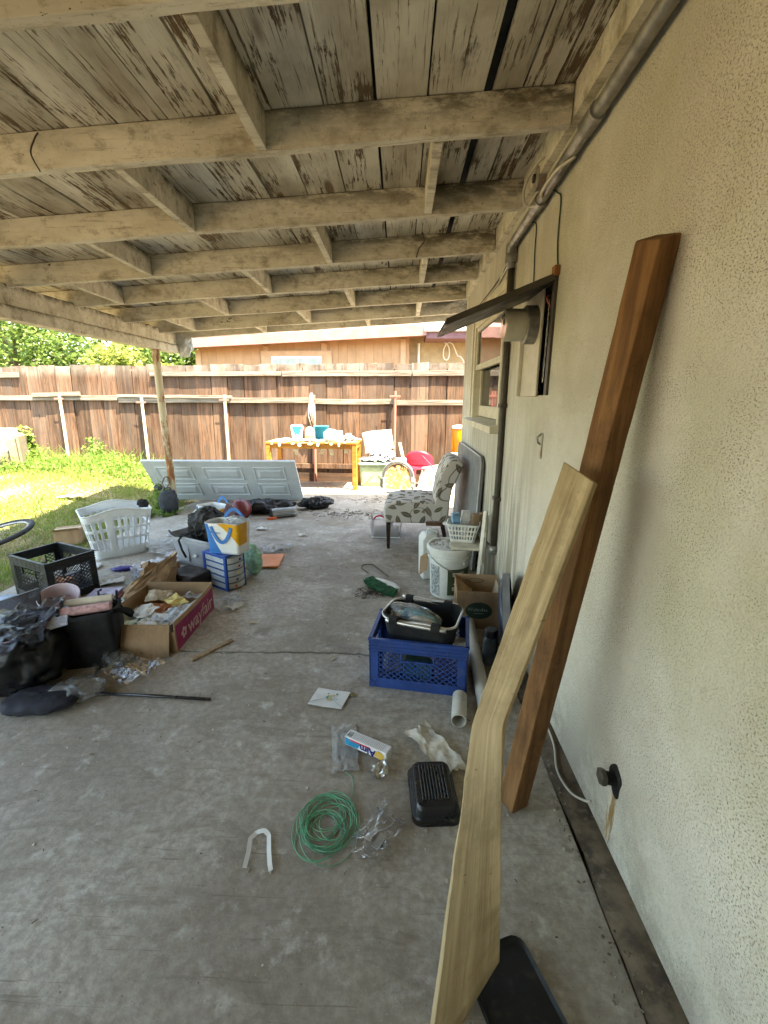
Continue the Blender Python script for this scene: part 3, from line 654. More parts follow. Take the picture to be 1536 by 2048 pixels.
tree(-9.6, 11.2, 3.6, 2.0, 1.7, M_TREE, 1, 'broad dark green tree rising above the fence at the armchair'); tree(-7.6, 12.4, 3.9, 2.0, 1.9, M_TREE, 2, 'dark glossy tree behind the fence with bluish leaf sheen')
tree(-5.9, 10.6, 2.6, 1.3, 1.1, M_TREE2, 3, 'yellow-green bush showing over the fence beside the tan house'); tree(-12.5, 11.0, 4.2, 2.2, 2.0, M_TREE2, 4, 'tall pale green tree beyond the fence, farthest from the tan house')
tree(-5.4, 14.2, 3.4, 1.6, 1.4, M_TREE, 5, 'small dark tree in the gap between the fence and the tan house'); tree(-8.6, 15.5, 5.2, 2.6, 2.4, M_TREE, 6, 'tall dark tree standing behind the other trees')
tree(-10.8, 14.6, 5.6, 2.8, 2.6, M_TREE, 7, 'big dark tree filling the gap behind the pale green tree', 8000, .16); tree(-6.6, 13.6, 3.6, 1.7, 1.6, M_TREE2, 8, 'rounded light green tree between the dark trees and the tan house', 7000); tree(-15, 13.5, 5, 2.6, 2.5, M_TREE, 9, 'dark tree far along the fence past the armchair')
# ---------------------------------------------------------------- generators shared by several things
def seg_clip(p, d, x0, x1, y0, y1):
    t0, t1 = -1e9, 1e9
    for a, da, lo, hi in ((p[0], d[0], x0, x1), (p[1], d[1], y0, y1)):
        if abs(da) < 1e-9:
            if not lo <= a <= hi: return None
            continue
        u, v = sorted(((lo-a)/da, (hi-a)/da)); t0 = max(t0, u); t1 = min(t1, v)
    return (t0, t1) if t1-t0 > 1e-4 else None
def crate_side(w_, h, mat, parent, M, hx=.075, hz=(.62, .78), pitch=.034, bar=.0055, band=.055, topb=.062, post=.045, th=.010):
    b = B().box(0, w_, 0, th, 0, band, M).box(0, w_, 0, th, h-topb, h, M).box(0, post, 0, th, band, h-topb, M).box(w_-post, w_, 0, th, band, h-topb, M)
    for q in (.25, .55, .85): b.box(-.003, w_+.003, -.003, th*.5, h-topb*q-.004, h-topb*q+.004, M)                # ribs of the top band
    for q in np.arange(.05, w_-.02, .055): b.box(q, q+.004, -.0025, .002, h-topb, h-.002, M)
    for xx in (0, w_-post): b.bar((xx+.004, -.001, .004), (xx+post-.004, -.001, band-.004), .003, .005, (0, 1, 0), M).bar((xx+post-.004, -.001, .004), (xx+.004, -.001, band-.004), .003, .005, (0, 1, 0), M)
    b.box(-.006, w_+.006, -.005, th+.004, h-.003, h+.007, M)
    x0, x1, y0, y1 = post, w_-post, band, h-topb; cx_ = w_/2; r0, r1, s0, s1 = cx_-hx, cx_+hx, h*hz[0], h*hz[1]
    b.box(r0-.008, r1+.008, -.001, th, s0-.008, s0, M).box(r0-.008, r0, -.001, th, s0, s1, M).box(r1, r1+.008, -.001, th, s0, s1, M)
    b.o('side', mat, parent, bevel=.0015, seg=1)
    lt = B()
    for sg in (1, -1):
        for c in np.arange(-h*1.2, w_+h*1.2, pitch):
            d = (.78, .62*sg); k = seg_clip((c, (y0+y1)/2), d, x0, x1, y0, y1)
            if not k: continue
            segs = [k]; q = seg_clip((c, (y0+y1)/2), d, r0, r1, s0, y1+.01)
            if q: segs = [(k[0], max(k[0], q[0])), (min(k[1], q[1]), k[1])]
            for a, e in segs:
                if e-a > .004: lt.bar((c+d[0]*a, .004+.0015*sg, (y0+y1)/2+d[1]*a), (c+d[0]*e, .004+.0015*sg, (y0+y1)/2+d[1]*e), .004, bar, (0, 0, 1), M)
    lt.o('lattice', mat, parent)
def crate(t, w_, d, h, mat):
    for M, L in ((Matrix.Identity(4), w_), (RM((w_, 0, 0), (0, 0, R(90))), d), (RM((w_, d, 0), (0, 0, R(180))), w_), (RM((0, d, 0), (0, 0, R(270))), d)):
        crate_side(L, h, mat, t, M, hx=.075 if L > .4 else .055)
    fl_ = B()
    for q in np.arange(.02, w_-.01, .03): fl_.box(q, q+.008, .012, d-.012, .004, .010)
    for q in np.arange(.02, d-.01, .03): fl_.box(.012, w_-.012, q, q+.008, .011, .016)
    fl_.o('floor_grid', mat, t)
def rrect(u, a, b_, pw=5.):                               # rounded rectangle, even steps along its edge
    r_ = min(a, b_)*min(1, 2./pw); q = math.pi*r_/2; h, v = b_-r_, a-r_; per = 4*q+4*h+4*v; s_ = (u % 1)*per
    for L, fn in ((h, lambda t: (a, t)), (q, lambda t: (v+r_*math.cos(t/r_), h+r_*math.sin(t/r_))), (2*v, lambda t: (v-t, b_)), (q, lambda t: (-v-r_*math.sin(t/r_), h+r_*math.cos(t/r_))),
                  (2*h, lambda t: (-a, h-t)), (q, lambda t: (-v-r_*math.cos(t/r_), -h-r_*math.sin(t/r_))), (2*v, lambda t: (-v+t, -b_)), (q, lambda t: (v+r_*math.sin(t/r_), -h-r_*math.cos(t/r_))), (h+1e-6, lambda t: (a, -h+t))):
        if s_ <= L: return fn(s_) if r_ > 1e-9 else (0., 0.)
        s_ -= L
    return (a, 0.)
def basket(t, mat, a0, b0, a1, b1, h, nu, nv, hole, th=.004, wave=None, nm='wall', pw=6.):
    bk = B()
    def fn(u, v):
        a = a0+(a1-a0)*v; b_ = b0+(b1-b0)*v; x, y = rrect(u, a, b_, pw); return (x, y, h*v+(wave(u)*v**3 if wave else 0))
    bk.grid(fn, nu, nv, hole, wrap=True); o = bk.o(nm, mat, t, solid=th, smooth=True, auto=40)
    rim = []
    for i in range(nu): x, y, z = fn(i/nu, 1); rim.append((x, y, z))
    B().tube(rim, th*1.7, 8, closed=True).o('rim', mat, t, smooth=True)
    B().grid(lambda u, v: (*[q*v for q in rrect(u, a0, b0, pw)], .003), nu, 3, wrap=True).o('base', mat, t, solid=th)
    return o
def carton(t, w_, d, h, mat, name='carton', bev=.002): return B().box(-w_/2, w_/2, -d/2, d/2, 0, h).o(name, mat, t, bevel=bev)

# ---------------------------------------------------------------- timber leaning on the wall
M_DF = m_lumber('stained fir post', (.125, .058, .022), (.25, .125, .05))
t = T('lumber_post', 'reddish brown square timber post leaning against the stucco wall', 'lumber', (.415, 1.275, 0))
p0 = Vector((0, 0, .0)); p1 = Vector((.215, -.045, 1.80)); d = (p1-p0).normalized(); n1 = Vector((math.cos(R(206)), math.sin(R(206)), 0)); n1 = (n1-d*n1.dot(d)).normalized(); n2 = d.cross(n1); hw = .0435
ns = 40; vs = []; hw = .0355
for q in range(ns+1):
    c = p0+(p1-p0)*q/ns
    for a, e in ((-1, -1), (1, -1), (1, 1), (-1, 1)):
        ch = .0007*fb((q*.6, a, e), 1, 3)-.002*max(0, fb((q*.33, a*3, e*5), 1, 3)-.25); off = n1*a*(hw+ch)+n2*e*(hw+ch); lift = 0
        if q == 0: lift = -(c+off).z/d.z+.002
        if q == ns: lift = -.03*(a > 0)-.01*(e > 0)
        vs.append(c+off+d*lift)
fs = [(0, 1, 2, 3), tuple(4*ns+j for j in (3, 2, 1, 0))]+[(4*q+j, 4*q+(j+1) % 4, 4*q+4+(j+1) % 4, 4*q+4+j) for q in range(ns) for j in range(4)]
B().add(vs, fs).o('timber', M_DF, t, bevel=.004)
M_PINE = m_lumber('pale weathered pine', (.33, .24, .13), (.55, .425, .25), 0, 1., 'UV')
Lp = [(.075, .60, .004), (.09, .68, .02), (.14, .86, .22), (.187, 1.02, .435), (.212, 1.068, .50), (.225, 1.095, .56), (.33, 1.16, .86), (.45, 1.22, 1.23)]
Rp = [(.175, .68, .004), (.257, .775, .062), (.27, .88, .28), (.278, .985, .475), (.286, 1.02, .54), (.305, 1.035, .60), (.395, 1.08, .88), (.50, 1.13, 1.19)]
def resamp(P, n):
    P = [Vector(q) for q in P]; out = []
    for i in range(n):
        f = i/(n-1)*(len(P)-1); k = min(int(f), len(P)-2); out.append(P[k].lerp(P[k+1], f-k))
    return out
def smooth_(P, k=3):
    for _ in range(k): P = [P[0]]+[(P[i-1]+P[i]*2+P[i+1])/4 for i in range(1, len(P)-1)]+[P[-1]]
    return P
Lp = smooth_(resamp([Lp[1], Lp[4], Lp[7]], 57), 1); Rp = smooth_(resamp([Rp[1], Rp[4], Rp[7]], 57), 1)
for i in range(7): Rp[i] = Rp[i].lerp(Lp[i], 0); Lp[i] = Lp[i]+(Lp[0]-Lp[8])*(7-i)/7*.55; vs = []; th = .021
for i in range(57):
    tan = (Lp[min(i+1, 56)]+Rp[min(i+1, 56)]-Lp[max(i-1, 0)]-Rp[max(i-1, 0)]).normalized(); nn = (Rp[i]-Lp[i]).cross(tan).normalized()
    if nn.y > 0: nn = -nn
    wl = (Rp[i]-Lp[i]).normalized()*.004*fb((i*.25, 0, 0), 1, 3)
    vs += [Lp[i]-wl, Rp[i], Rp[i]-nn*th, Lp[i]-wl-nn*th]
fs = [(0, 1, 2, 3), tuple(4*56+j for j in (3, 2, 1, 0))]+[(4*q+j, 4*q+(j+1) % 4, 4*q+4+(j+1) % 4, 4*q+4+j) for q in range(56) for j in range(4)]
o = B().add(vs, fs).o('lumber_plank', M_PINE)
arcl = [0.]
for i in range(1, 57): arcl.append(arcl[-1]+((Lp[i]+Rp[i]-Lp[i-1]-Rp[i-1])/2).length)
o.data.polygons.foreach_set('use_smooth', [True]*len(o.data.polygons)); o.data.set_sharp_from_angle(angle=R(40))
ul = o.data.uv_layers.new(name='UVMap')
for lp_ in o.data.loops: i = lp_.vertex_index; ul.data[lp_.index].uv = (arcl[i//4], .13*((i % 4) in (1, 2)))
k = o.modifiers.new('bevel', 'BEVEL'); k.width = .002; k.segments = 1
tag(o, 'pale bowed pine plank propped in front of the brown timber post', 'plank')

# ---------------------------------------------------------------- blue crate, wire-rimmed basket and what is in it
M_BLUE = simple('blue crate plastic', (.018, .058, .24), .5, spec=.4, var=.2, dirt=.5, vs=9)
t = T('milk_crate', 'blue plastic milk crate on the slab holding a black basket', 'crate', (-.14, 1.91, 0), R(-8.5)); crate(t, .475, .31, .262, M_BLUE)
M_CLUT = [simple('clutter grey', (.25, .25, .27), .6), simple('clutter teal', (.05, .16, .17), .5), simple('clutter mauve', (.20, .15, .22), .6), simple('clutter white', (.55, .54, .52), .5)]
for i, (x, y, a, w_, d_, h_) in enumerate(((-.02, 2.02, .3, .10, .07, .15), (.10, 1.97, -.2, .14, .06, .11), (.23, 1.98, .5, .11, .08, .13), (.30, 2.06, .1, .07, .06, .16), (.02, 2.14, -.4, .09, .06, .17))):
    o = B().box(-w_/2, w_/2, -d_/2, d_/2, 0, h_).o('small_carton', M_CLUT[i % 4], None, bevel=.004, loc=(x, y, .018), rot=(R(random.uniform(-8, 8)), R(random.uniform(-8, 8)), a))
    tag(o, ['grey', 'teal', 'mauve', 'white', 'small grey'][i]+' carton in the blue crate under the black basket', 'carton')
M_BLKF = simple('black fabric', (.012, .012, .013), .85, dirt=.15, var=.3); M_ALU = simple('brushed aluminium', (.55, .54, .52), .38, metal=.85, var=.12, dirt=.2)
t = T('shopping_basket', 'black fabric basket with aluminium rim inside the blue crate', 'basket', (.125, 2.035, .19), R(-19))
bk = B()
def fnb(u, v):
    a = .155+.03*v; b_ = .095+.025*v; x, y = rrect(u, a, b_, 4.2); k = .006*fb((x*3, y*3, v), 4, 3); return (x*(1+k*3), y*(1+k*3), .16*v+.012*math.sin(12.5*u)*v)
bk.grid(fnb, 64, 9, wrap=True); bk.grid(lambda u, v: (*[q*v for q in rrect(u, .155, .095, 4.2)], .004), 64, 3, wrap=True); bk.o('fabric_wall', M_BLKF, t, smooth=True, solid=.004)
rim = [(*rrect(i/64, .188, .123, 4.2), .158+.004*math.sin(i*.4)) for i in range(64)]
B().tube(rim, .0065, 8, closed=True).o('rim', M_ALU, t, smooth=True)
hd = [(-.15+.30*i/20, -.130-.004*math.sin(i/20*3.14), .150) for i in range(21)]; B().tube(hd, .011, 10).o('handle', M_ALU, t, smooth=True)
hd = [(-.15+.30*i/20, .130, .165) for i in range(21)]; B().tube(hd, .008, 10).o('handle', M_ALU, t, smooth=True)
for xx in (-.11, .10):
    for yy in (-.13, .128): B().box(xx-.022, xx+.022, yy-.016, yy+.016, .136, .176).o('clamp', M_BLKF, t, bevel=.005)
M_FILM = clearfilm('clear plastic film', op=.3, haze=.17, rough=.07); M_FILM2 = clearfilm('milky plastic film', op=.2, haze=.5, rough=.25); M_FILM3 = clearfilm('crisp clear wrapper', op=.16, haze=.05, rough=.04)
M_TEAL = simple('teal packaging', (.10, .30, .36), .45, var=.5, vs=25, dirt=.2); M_CREAM = simple('cream packaging', (.62, .54, .40), .6, var=.3, vs=14)
t = T('plastic_bag', 'clear bag of teal and cream wipes stuffed in the black basket', 'plastic bag', (.085, 2.03, .27), R(-38))
blob(.150, .062, .055, 44, 24, .16, 3.2, 3).o('film', M_FILM, t, loc=(0, 0, 0), smooth=True); blob(.10, .05, .042, 36, 20, .12, 3, 5).o('teal_pack', M_TEAL, t, loc=(.012, .012, .006), rot=(.15, .0, .1)); blob(.085, .042, .038, 36, 20, .14, 3, 8).o('cream_pack', M_CREAM, t, loc=(.055, -.022, .002)); blob(.05, .04, .03, 30, 18, .14, 3, 9).o('cream_pack', M_CREAM, t, loc=(-.07, -.014, .002))

# ---------------------------------------------------------------- bucket, board and basket
M_WPL = simple('white bucket plastic', (.60, .60, .56), .45, var=.1, dirt=.35, vs=8); M_LAB = simple('dark green label', (.045, .06, .025), .5, dirt=.2); M_LABG = simple('grey label print', (.30, .32, .31), .6, var=.6, vs=60)
bx, by = .37, 3.03
t = T('plastic_bucket', 'white five gallon bucket with green label and dusty lid', 'bucket', (bx, by, 0), R(-20))
B().lathe([(.128, 0), (.132, .006), (.146, .27), (.149, .285), (.158, .286), (.158, .293), (.150, .294), (.151, .308), (.160, .309), (.160, .316), (.152, .317), (.153, .335), (.16, .337), (.16, .345)], 48, caps=True).o('body', M_WPL, t, smooth=True, auto=40)
lid = B().lathe([(.155, .345), (.164, .345), (.166, .352), (.166, .372), (.160, .378), (.150, .378), (.148, .366), (0, .366)], 48, caps=False).o('lid', M_WPL, t, smooth=True, auto=40)
M_DUST = simple('grit', (.40, .35, .27), .95, var=.5, vs=30, bump=.6); dz = B()
for q in range(140):
    a = random.uniform(0, 6.28); rr_ = .14*math.sqrt(random.random()); s_ = random.uniform(.003, .010)
    dz.bar((rr_*math.cos(a), rr_*math.sin(a), .367), (rr_*math.cos(a)+random.uniform(-.015, .015), rr_*math.sin(a)+random.uniform(-.015, .015), .369+.003*random.random()), s_*.6, s_*.35)
kind(dz.o('grit', M_DUST, lid), 'stuff')
def arc(r0, r1, z0, z1, a0, a1, off=.0012):
    b = B(); b.grid(lambda u, v: ((r0+(r1-r0)*v+off)*math.cos(R(a0+(a1-a0)*u)), (r0+(r1-r0)*v+off)*math.sin(R(a0+(a1-a0)*u)), z0+(z1-z0)*v), 24, 3); return b
arc(.1340, .1435, .035, .235, -80, 10).o('label', M_LAB, t, smooth=True); arc(.1335, .144, .02, .25, -140, -104).o('print_panel', M_LABG, t, smooth=True)
M_PALE = simple('label cream', (.55, .55, .45), .6)
for q, (z_, a_) in enumerate(((.20, -66), (.185, -66), (.12, -62), (.09, -66), (.075, -66))): arc(.1325+.045*z_, .1325+.045*z_, z_, z_+.008, a_, a_+34+6*(q % 2), .0022).o('label_line', M_PALE, t)
hp = [(.155*math.cos(R(-108+q*9)), .155*math.sin(R(-108+q*9))-.004, .275-.055*math.sin(q/14*3.14)) for q in range(-6, 9)]; B().tube(hp, .0028, 6).o('bail_handle', M_STEEL, t, smooth=True); B().lathe([(.012, 0), (.012, .012), (.006, .014)], 12, RM((.154*math.cos(R(-36)), .154*math.sin(R(-36)), .275), (0, R(90), R(-36)))).o('handle_ear', M_WPL, t)
o = B().box(-.10, .105, -.125, .11, 0, .018).o('board', simple('cream painted board', (.56, .52, .42), .6), None, bevel=.003, loc=(bx+.105, by-.02, .379), rot=(0, 0, R(-7))); tag(o, 'square cream board lying on the white bucket lid', 'board')
M_WBK = simple('white basket plastic', (.66, .66, .62), .4, var=.08, dirt=.3)
t = T('plastic_basket', 'small white perforated basket of cartons on top of the bucket', 'basket', (bx+.095, by+.03, .398), R(-12))
basket(t, M_WBK, .083, .065, .115, .092, .135, 64, 12, lambda i, j: j in (2, 3, 5, 6, 8, 9) and i % 2 == 0, .003)
B().tube([(-.114, -.03, .125), (-.14, -.03, .118), (-.145, 0, .115), (-.14, .03, .118), (-.114, .03, .125)], .005, 8).o('handle', M_WBK, t, smooth=True)
M_BX1 = simple('pale blue carton', (.22, .40, .58), .55, var=.5, vs=22); M_BX2 = simple('white carton', (.68, .69, .70), .55, var=.2, vs=20); M_WOODB = m_lumber('rough wood offcuts', (.22, .145, .085), (.42, .31, .2))
for nm, m_, lc, sz, rt, lb in (('carton', M_BX1, (-.045, .02, .03), (.055, .03, .20), (.1, -.12, .3), 'pale blue carton standing in the small white basket'), ('carton', M_BX2, (.0, .035, .03), (.06, .028, .21), (.05, .08, .2), 'white carton beside the pale blue one in the white basket'),
                            ('wood_block', M_WOODB, (.06, .0, .03), (.05, .06, .19), (0, .14, .1), 'rough wood block standing in the white basket'), ('wood_block', M_WOODB, (.10, .03, .03), (.035, .05, .195), (0, .2, .3), 'thin wood offcut leaning over the white basket rim')):
    o = B().box(-sz[0]/2, sz[0]/2, -sz[1]/2, sz[1]/2, 0, sz[2]).o(nm, m_, None, bevel=.002, loc=(bx+.095+lc[0], by+.03+lc[1], .402+lc[2]-.028), rot=rt); tag(o, lb, 'carton' if nm == 'carton' else 'wood')
# white folding stand, jug and flap behind the bucket
M_WW = simple('chalky white painted wood', (.60, .57, .48), .7, var=.2, dirt=.5)
t = T('folding_stand', 'white painted folding stand upright between bucket and wall', 'stand', (.565, 2.86, 0))
B().bar((-.02, 0, 0), (.02, .03, .66), .03, .018).o('leg', M_WW, t, bevel=.002); B().bar((.02, .05, 0), (.035, .07, .62), .028, .016).o('leg', M_WW, t, bevel=.002); B().bar((.0, -.01, .30), (.03, .07, .31), .016, .03).o('cross_rail', M_WW, t, bevel=.002); B().bar((.015, -.01, .50), (.04, .07, .51), .014, .03).o('cross_rail', M_WW, t, bevel=.002)
t = T('plastic_jug', 'white plastic jug with raised handle standing behind the bucket', 'jug', (.255, 3.33, 0), R(12))
B().prism([(-.08, 0), (.08, 0), (.085, .25), (.05, .34), (.03, .37), (-.06, .37), (-.085, .33)], -.07, .07, 'y').o('body', M_WPL, t, bevel=.012); B().tube([(-.03, 0, .35), (-.03, 0, .40), (.05, 0, .38), (.07, 0, .30)], .012, 8).o('handle', M_WPL, t, smooth=True)
o = B().box(0, .13, 0, .04, 0, .035).o('wood_block', simple('dark brown wood', (.09, .045, .022), .6), None, bevel=.003, loc=(.22, 3.46, .385), rot=(0, 0, R(-4))); tag(o, 'dark brown wooden bar behind the white jug', 'wood')
M_CARD = m_lumber('cardboard', (.27, .17, .095), (.36, .24, .14), 2, .3)
o = B().prism([(0, 0), (.055, .055), (.05, .19), (-.01, .145)], 0, .004, 'y').o('cardboard_piece', M_CARD, None, loc=(.155, 3.10, .10), rot=(R(-14), 0, R(-30))); tag(o, 'torn cardboard flap propped on the side of the bucket', 'cardboard')
# cardboard box with oval mark
t = T('cardboard_box', 'open brown cardboard box with a dark green oval mark', 'box', (.36, 2.505, 0), R(-4)); W_, D_, H_ = .275, .26, .25; M_CARDI = simple('cardboard inside', (.36, .235, .13), .85, var=.15)
B().box(0, W_, 0, .004, 0, H_).o('front_panel', M_CARD, t); B().box(0, .004, .005, D_-.005, 0, H_+.004).o('side_panel', M_CARD, t); B().box(W_-.004, W_, .005, D_-.005, 0, H_-.006).o('side_panel', M_CARD, t); B().box(0, W_, D_-.004, D_, 0, H_+.01).o('back_panel', M_CARDI, t); B().box(.005, W_-.005, .005, D_-.005, .0, .006).o('base', M_CARDI, t)
B().grid(lambda u, v: (.006+.012*v+.10*u*v, .01+(D_-.02)*u, H_-.005-.09*v-.02*math.sin(3*u)*v), 10, 8).o('inner_flap', M_CARDI, t, solid=.003); B().grid(lambda u, v: (W_-.006-.02*v, .02+(D_-.04)*u, H_-.008-.10*v), 8, 6).o('inner_flap', simple('pale flap', (.42, .33, .22), .85), t, solid=.003)
B().grid(lambda u, v: (.03+(W_-.06)*u, .02+.15*v, H_-.055+.012*math.sin(5*u)-.07*v), 10, 8).o('inner_flap', M_CARDI, t, solid=.003)
M_OV = simple('oval print', (.018, .035, .022), .7); ov = [(W_*.5+.082*math.cos(a), .125+.056*math.sin(a)) for a in np.linspace(0, 6.283, 41)[:-1]]; B().prism(ov, -.0016, -.0006, 'y').o('oval_mark', M_OV, t)
M_OVT = simple('oval lettering', (.16, .19, .16), .7); text('W', .034, M_OVT, t, MX((W_*.5-.052, -.0022, .132), (1, 0, 0), (0, 0, 1)))
for q in range(7): B().box(W_*.5-.032+.0125*q, W_*.5-.024+.0125*q, -.0022, -.0017, .122, .134+.004*((q*5) % 3)).o('worn_print', M_OVT, t)
B().box(W_*.5-.03, W_*.5+.03, -.0022, -.0017, .105, .109).o('worn_print', M_OVT, t)
fishp = [(W_*.5-.055+.11*u, D_-.0046, H_-.032+.017*math.sin(3.14*u)) for u in np.linspace(-.12, 1, 24)]; B().tube(fishp, .0016, 4).o('printed_symbol', M_OV, t); B().tube([(a, b_, 2*(H_-.032)-c) for a, b_, c in fishp], .0016, 4).o('printed_symbol', M_OV, t)
for i in range(9): B().box(-.0012, -.0004, .03+.018*i, .038+.018*i, .05+.01*(i % 3), .19-.012*(i % 4)).o('printed_line', simple('brown print', (.17, .10, .05), .8), t)
# dark blue round lid against the wall, bottle, pipes
M_NAVY = simple('dark navy plastic', (.008, .012, .03), .4, spec=.5); M_GRIM = simple('grey lid rim', (.16, .17, .18), .5)
t = T('bin_lid', 'dark navy round bin lid standing on edge against the wall', 'lid', (.585, 2.18, .245), rot=(0, R(-97), R(-14)))
B().lathe([(0, .03), (.17, .03), (.20, .022), (.225, .0)], 48, caps=False).o('disc', M_NAVY, t, smooth=True, solid=.006); B().lathe([(.222, -.03), (.242, -.03), (.242, .006), (.222, .006), (.222, -.03)], 48, caps=False).o('rim', M_GRIM, t, smooth=True, auto=40)
t = T('spray_bottle', 'dark blue capped bottle on the floor beside the bin lid', 'bottle', (.50, 2.14, 0), R(25)); B().lathe([(.036, 0), (.040, .01), (.040, .13), (.028, .16), (.016, .17), (.016, .185)], 24).o('body', simple('dusky bottle', (.10, .13, .16), .3), t, smooth=True, auto=40); B().lathe([(.034, .16), (.034, .195), (.030, .20)], 24).o('cap', M_NAVY, t, smooth=True, auto=40)
M_PVC = simple('dirty white pvc', (.52, .50, .44), .45, var=.12, dirt=.6)
def hollow(pts, r_, w_=.004, n=24):
    b = B(); b.tube(pts, r_, n, caps=False); P = [Vector(q) for q in pts]
    b.tube(pts, r_-w_, n, caps=False)
    for e in (0, len(pts)-1):
        pass
    m = len(pts); off = m*n
    for e in (0, m-1):
        for k in range(n): b.f.append((e*n+k, e*n+(k+1) % n, off+e*n+(k+1) % n, off+e*n+k))
    return b
t = T('pvc_pipe', 'long dirty white pipe lying between the blue crate and the wall', 'pipe', (.40, 1.72, .037)); hollow([(0, 0, 0), (.02, .35, 0), (.04, .80, .01)], .034).o('tube', M_PVC, t, smooth=True, auto=40)
t = T('pvc_pipe', 'short cut piece of white pipe beside the blue crate corner', 'pipe', (.268, 1.635, .0365), R(-9)); hollow([(0, 0, 0), (0, .17, 0)], .0335).o('tube', M_PVC, t, smooth=True, auto=40)

# ---------------------------------------------------------------- small litter on the slab
M_PAN = simple('black enamel', (.012, .012, .014), .32, spec=.5, var=.2, dirt=.15)
t = T('roasting_pan', 'black ribbed roasting pan lid lying on the concrete', 'pan', (.132, 1.295, 0), R(4))
def pan(u, v):
    prof = [(1.0, 0), (1.0, .008), (.93, .010), (.90, .014), (.84, .046), (.78, .056), (.70, .058), (0, .058)]
    f = v*(len(prof)-1); k = min(int(f), len(prof)-2); a = f-k; s_ = prof[k][0]+(prof[k+1][0]-prof[k][0])*a; z = prof[k][1]+(prof[k+1][1]-prof[k][1])*a
    x, y = rrect(u, .085*s_, .122*s_, 5); return (x, y, z)
B().grid(pan, 72, 36, wrap=True).o('lid', M_PAN, t, smooth=True, auto=50)
for q in range(9): xx = -.044+.011*q; B().tube([(xx, -.07, .058), (xx, -.06, .0605), (xx, .0, .0615), (xx, .07, .0605), (xx, .08, .058)], .0036, 8).o('rib', M_PAN, t, smooth=True)
M_LINE = simple('green trimmer line', (.10, .36, .20), .3, spec=.5, var=.2); t = T('line_coil', 'loose coil of green trimmer line on the concrete', 'line', (-.235, 1.165, 0)); pts = []
cn = 19*40
for q in range(cn):
    a = q/40*6.283; k = q/40; c0 = .020*math.sin(k*1.7), .030*math.cos(k*1.3)-.01*math.sin(k*2.9); rr_ = .083+.012*math.sin(k*2.3)+(.0 if k < 13 else -.030)
    pts.append((c0[0]+rr_*math.cos(a)*1.0, c0[1]+rr_*math.sin(a)*1.12, .003+.010*(.5+.5*math.sin(k*3.1+a))))
B().tube(pts, .0013, 5).o('coil', M_LINE, t, smooth=True); B().tube([(.07, .06, .01), (.075, .15, .004), (.065, .20, .003), (.04, .215, .003)], .0013, 5).o('loose_end', M_LINE, t, smooth=True)
def wrap(name, label, cat, loc, rz, lx, ly, mat, amp=.03, sc=9, seed=1, n=30, outline=.25, solid=0, extra=None):
    t = T(name, label, cat, loc, rz); sheet(lx, ly, n, n, amp, sc, seed, outline).o('sheet', mat, t, solid=solid, smooth=True); return t
t = wrap('plastic_wrapper', 'crinkled clear wrapper beside the green line coil', 'wrapper', (-.055, 1.145, 0), R(-32), .12, .21, M_FILM3, .030, 16, 4, 36, .22); sheet(.115, .20, 34, 34, .016, 19, 8, .2).o('under_layer', M_FILM3, t, smooth=True); B().box(-.03, -.008, -.045, .005, .006, .007).box(.006, .03, -.055, .0, .006, .007).o('paper_strip', simple('grey insert', (.5, .49, .46), .6), t)
wrap('plastic_packet', 'flat silvery plastic packet lying under the toothpaste box', 'packet', (-.215, 1.505, 0), R(9), .105, .245, M_FILM2, .012, 14, 6, 30, .1)
M_PAPER = simple('white paper', (.66, .65, .62), .75, var=.08, dirt=.15); M_STAINP = simple('stained paper', (.60, .56, .47), .8, var=.3, vs=10, dirt=.8)
wrap('paper_towel', 'crumpled stained white paper towel next to the pale plank', 'paper', (.155, 1.50, 0), R(32), .11, .28, M_STAINP, .03, 6, 9, 40, .22)
wrap('foil_scrap', 'small crumpled foil scrap beside the toothpaste box', 'foil', (-.065, 1.385, 0), R(20), .06, .06, M_ALU, .03, 26, 3, 20, .3)
t = T('toothpaste_box', 'upside down white and blue toothpaste box lettered Aim', 'carton', (-.118, 1.487, .014), R(-27)); L_, w_, h_ = .195, .044, .040
M_TBW = simple('glossy white carton', (.72, .72, .74), .3, var=.05, dirt=.1); M_TBB = simple('cyan carton print', (.02, .26, .46), .3, var=.3, vs=18); M_TBR = simple('red carton print', (.55, .04, .06), .3); M_TBY = simple('yellow carton print', (.75, .48, .10), .3, var=.3); M_TBN = simple('navy carton print', (.015, .02, .16), .3)
B().box(-L_/2, L_/2, -w_/2, w_/2, 0, h_).o('carton', M_TBW, t, bevel=.0012)
yf = -w_/2-.0006
B().prism([(-L_/2+.002, .003), (-L_/2+.06, .003), (-L_/2+.075, h_-.012), (-L_/2+.002, h_-.003)], yf, yf+.0004, 'y').o('blue_panel', M_TBB, t); B().prism([(-L_/2+.03, h_-.011), (L_/2-.07, h_-.011), (L_/2-.075, h_-.004), (-L_/2+.02, h_-.004)], yf-.0003, yf, 'y').o('red_band', M_TBR, t)
sunp = [(L_/2-.032+(.026 if i % 2 else .020)*math.cos(i/40*6.283), .018+(.020 if i % 2 else .015)*math.sin(i/40*6.283)) for i in range(40)]; B().prism(sunp, yf-.0004, yf, 'y').o('sun_print', M_TBY, t)
text('Aim', .044, M_TBN, t, MX((.012, yf-.0008, .017), (-1, 0, 0), (0, 0, -1)), bold=.0012, shear=.0)
for q in range(18): B().box(-L_/2+.035+.008*q, -L_/2+.036+.008*q, -w_/2+.006, w_/2-.006, h_+.0003, h_+.0006).o('printed_line', M_GRIM, t)
B().box(-L_/2+.006, -L_/2+.028, -w_/2+.006, w_/2-.01, h_+.0003, h_+.0006).o('barcode', M_LABG, t)
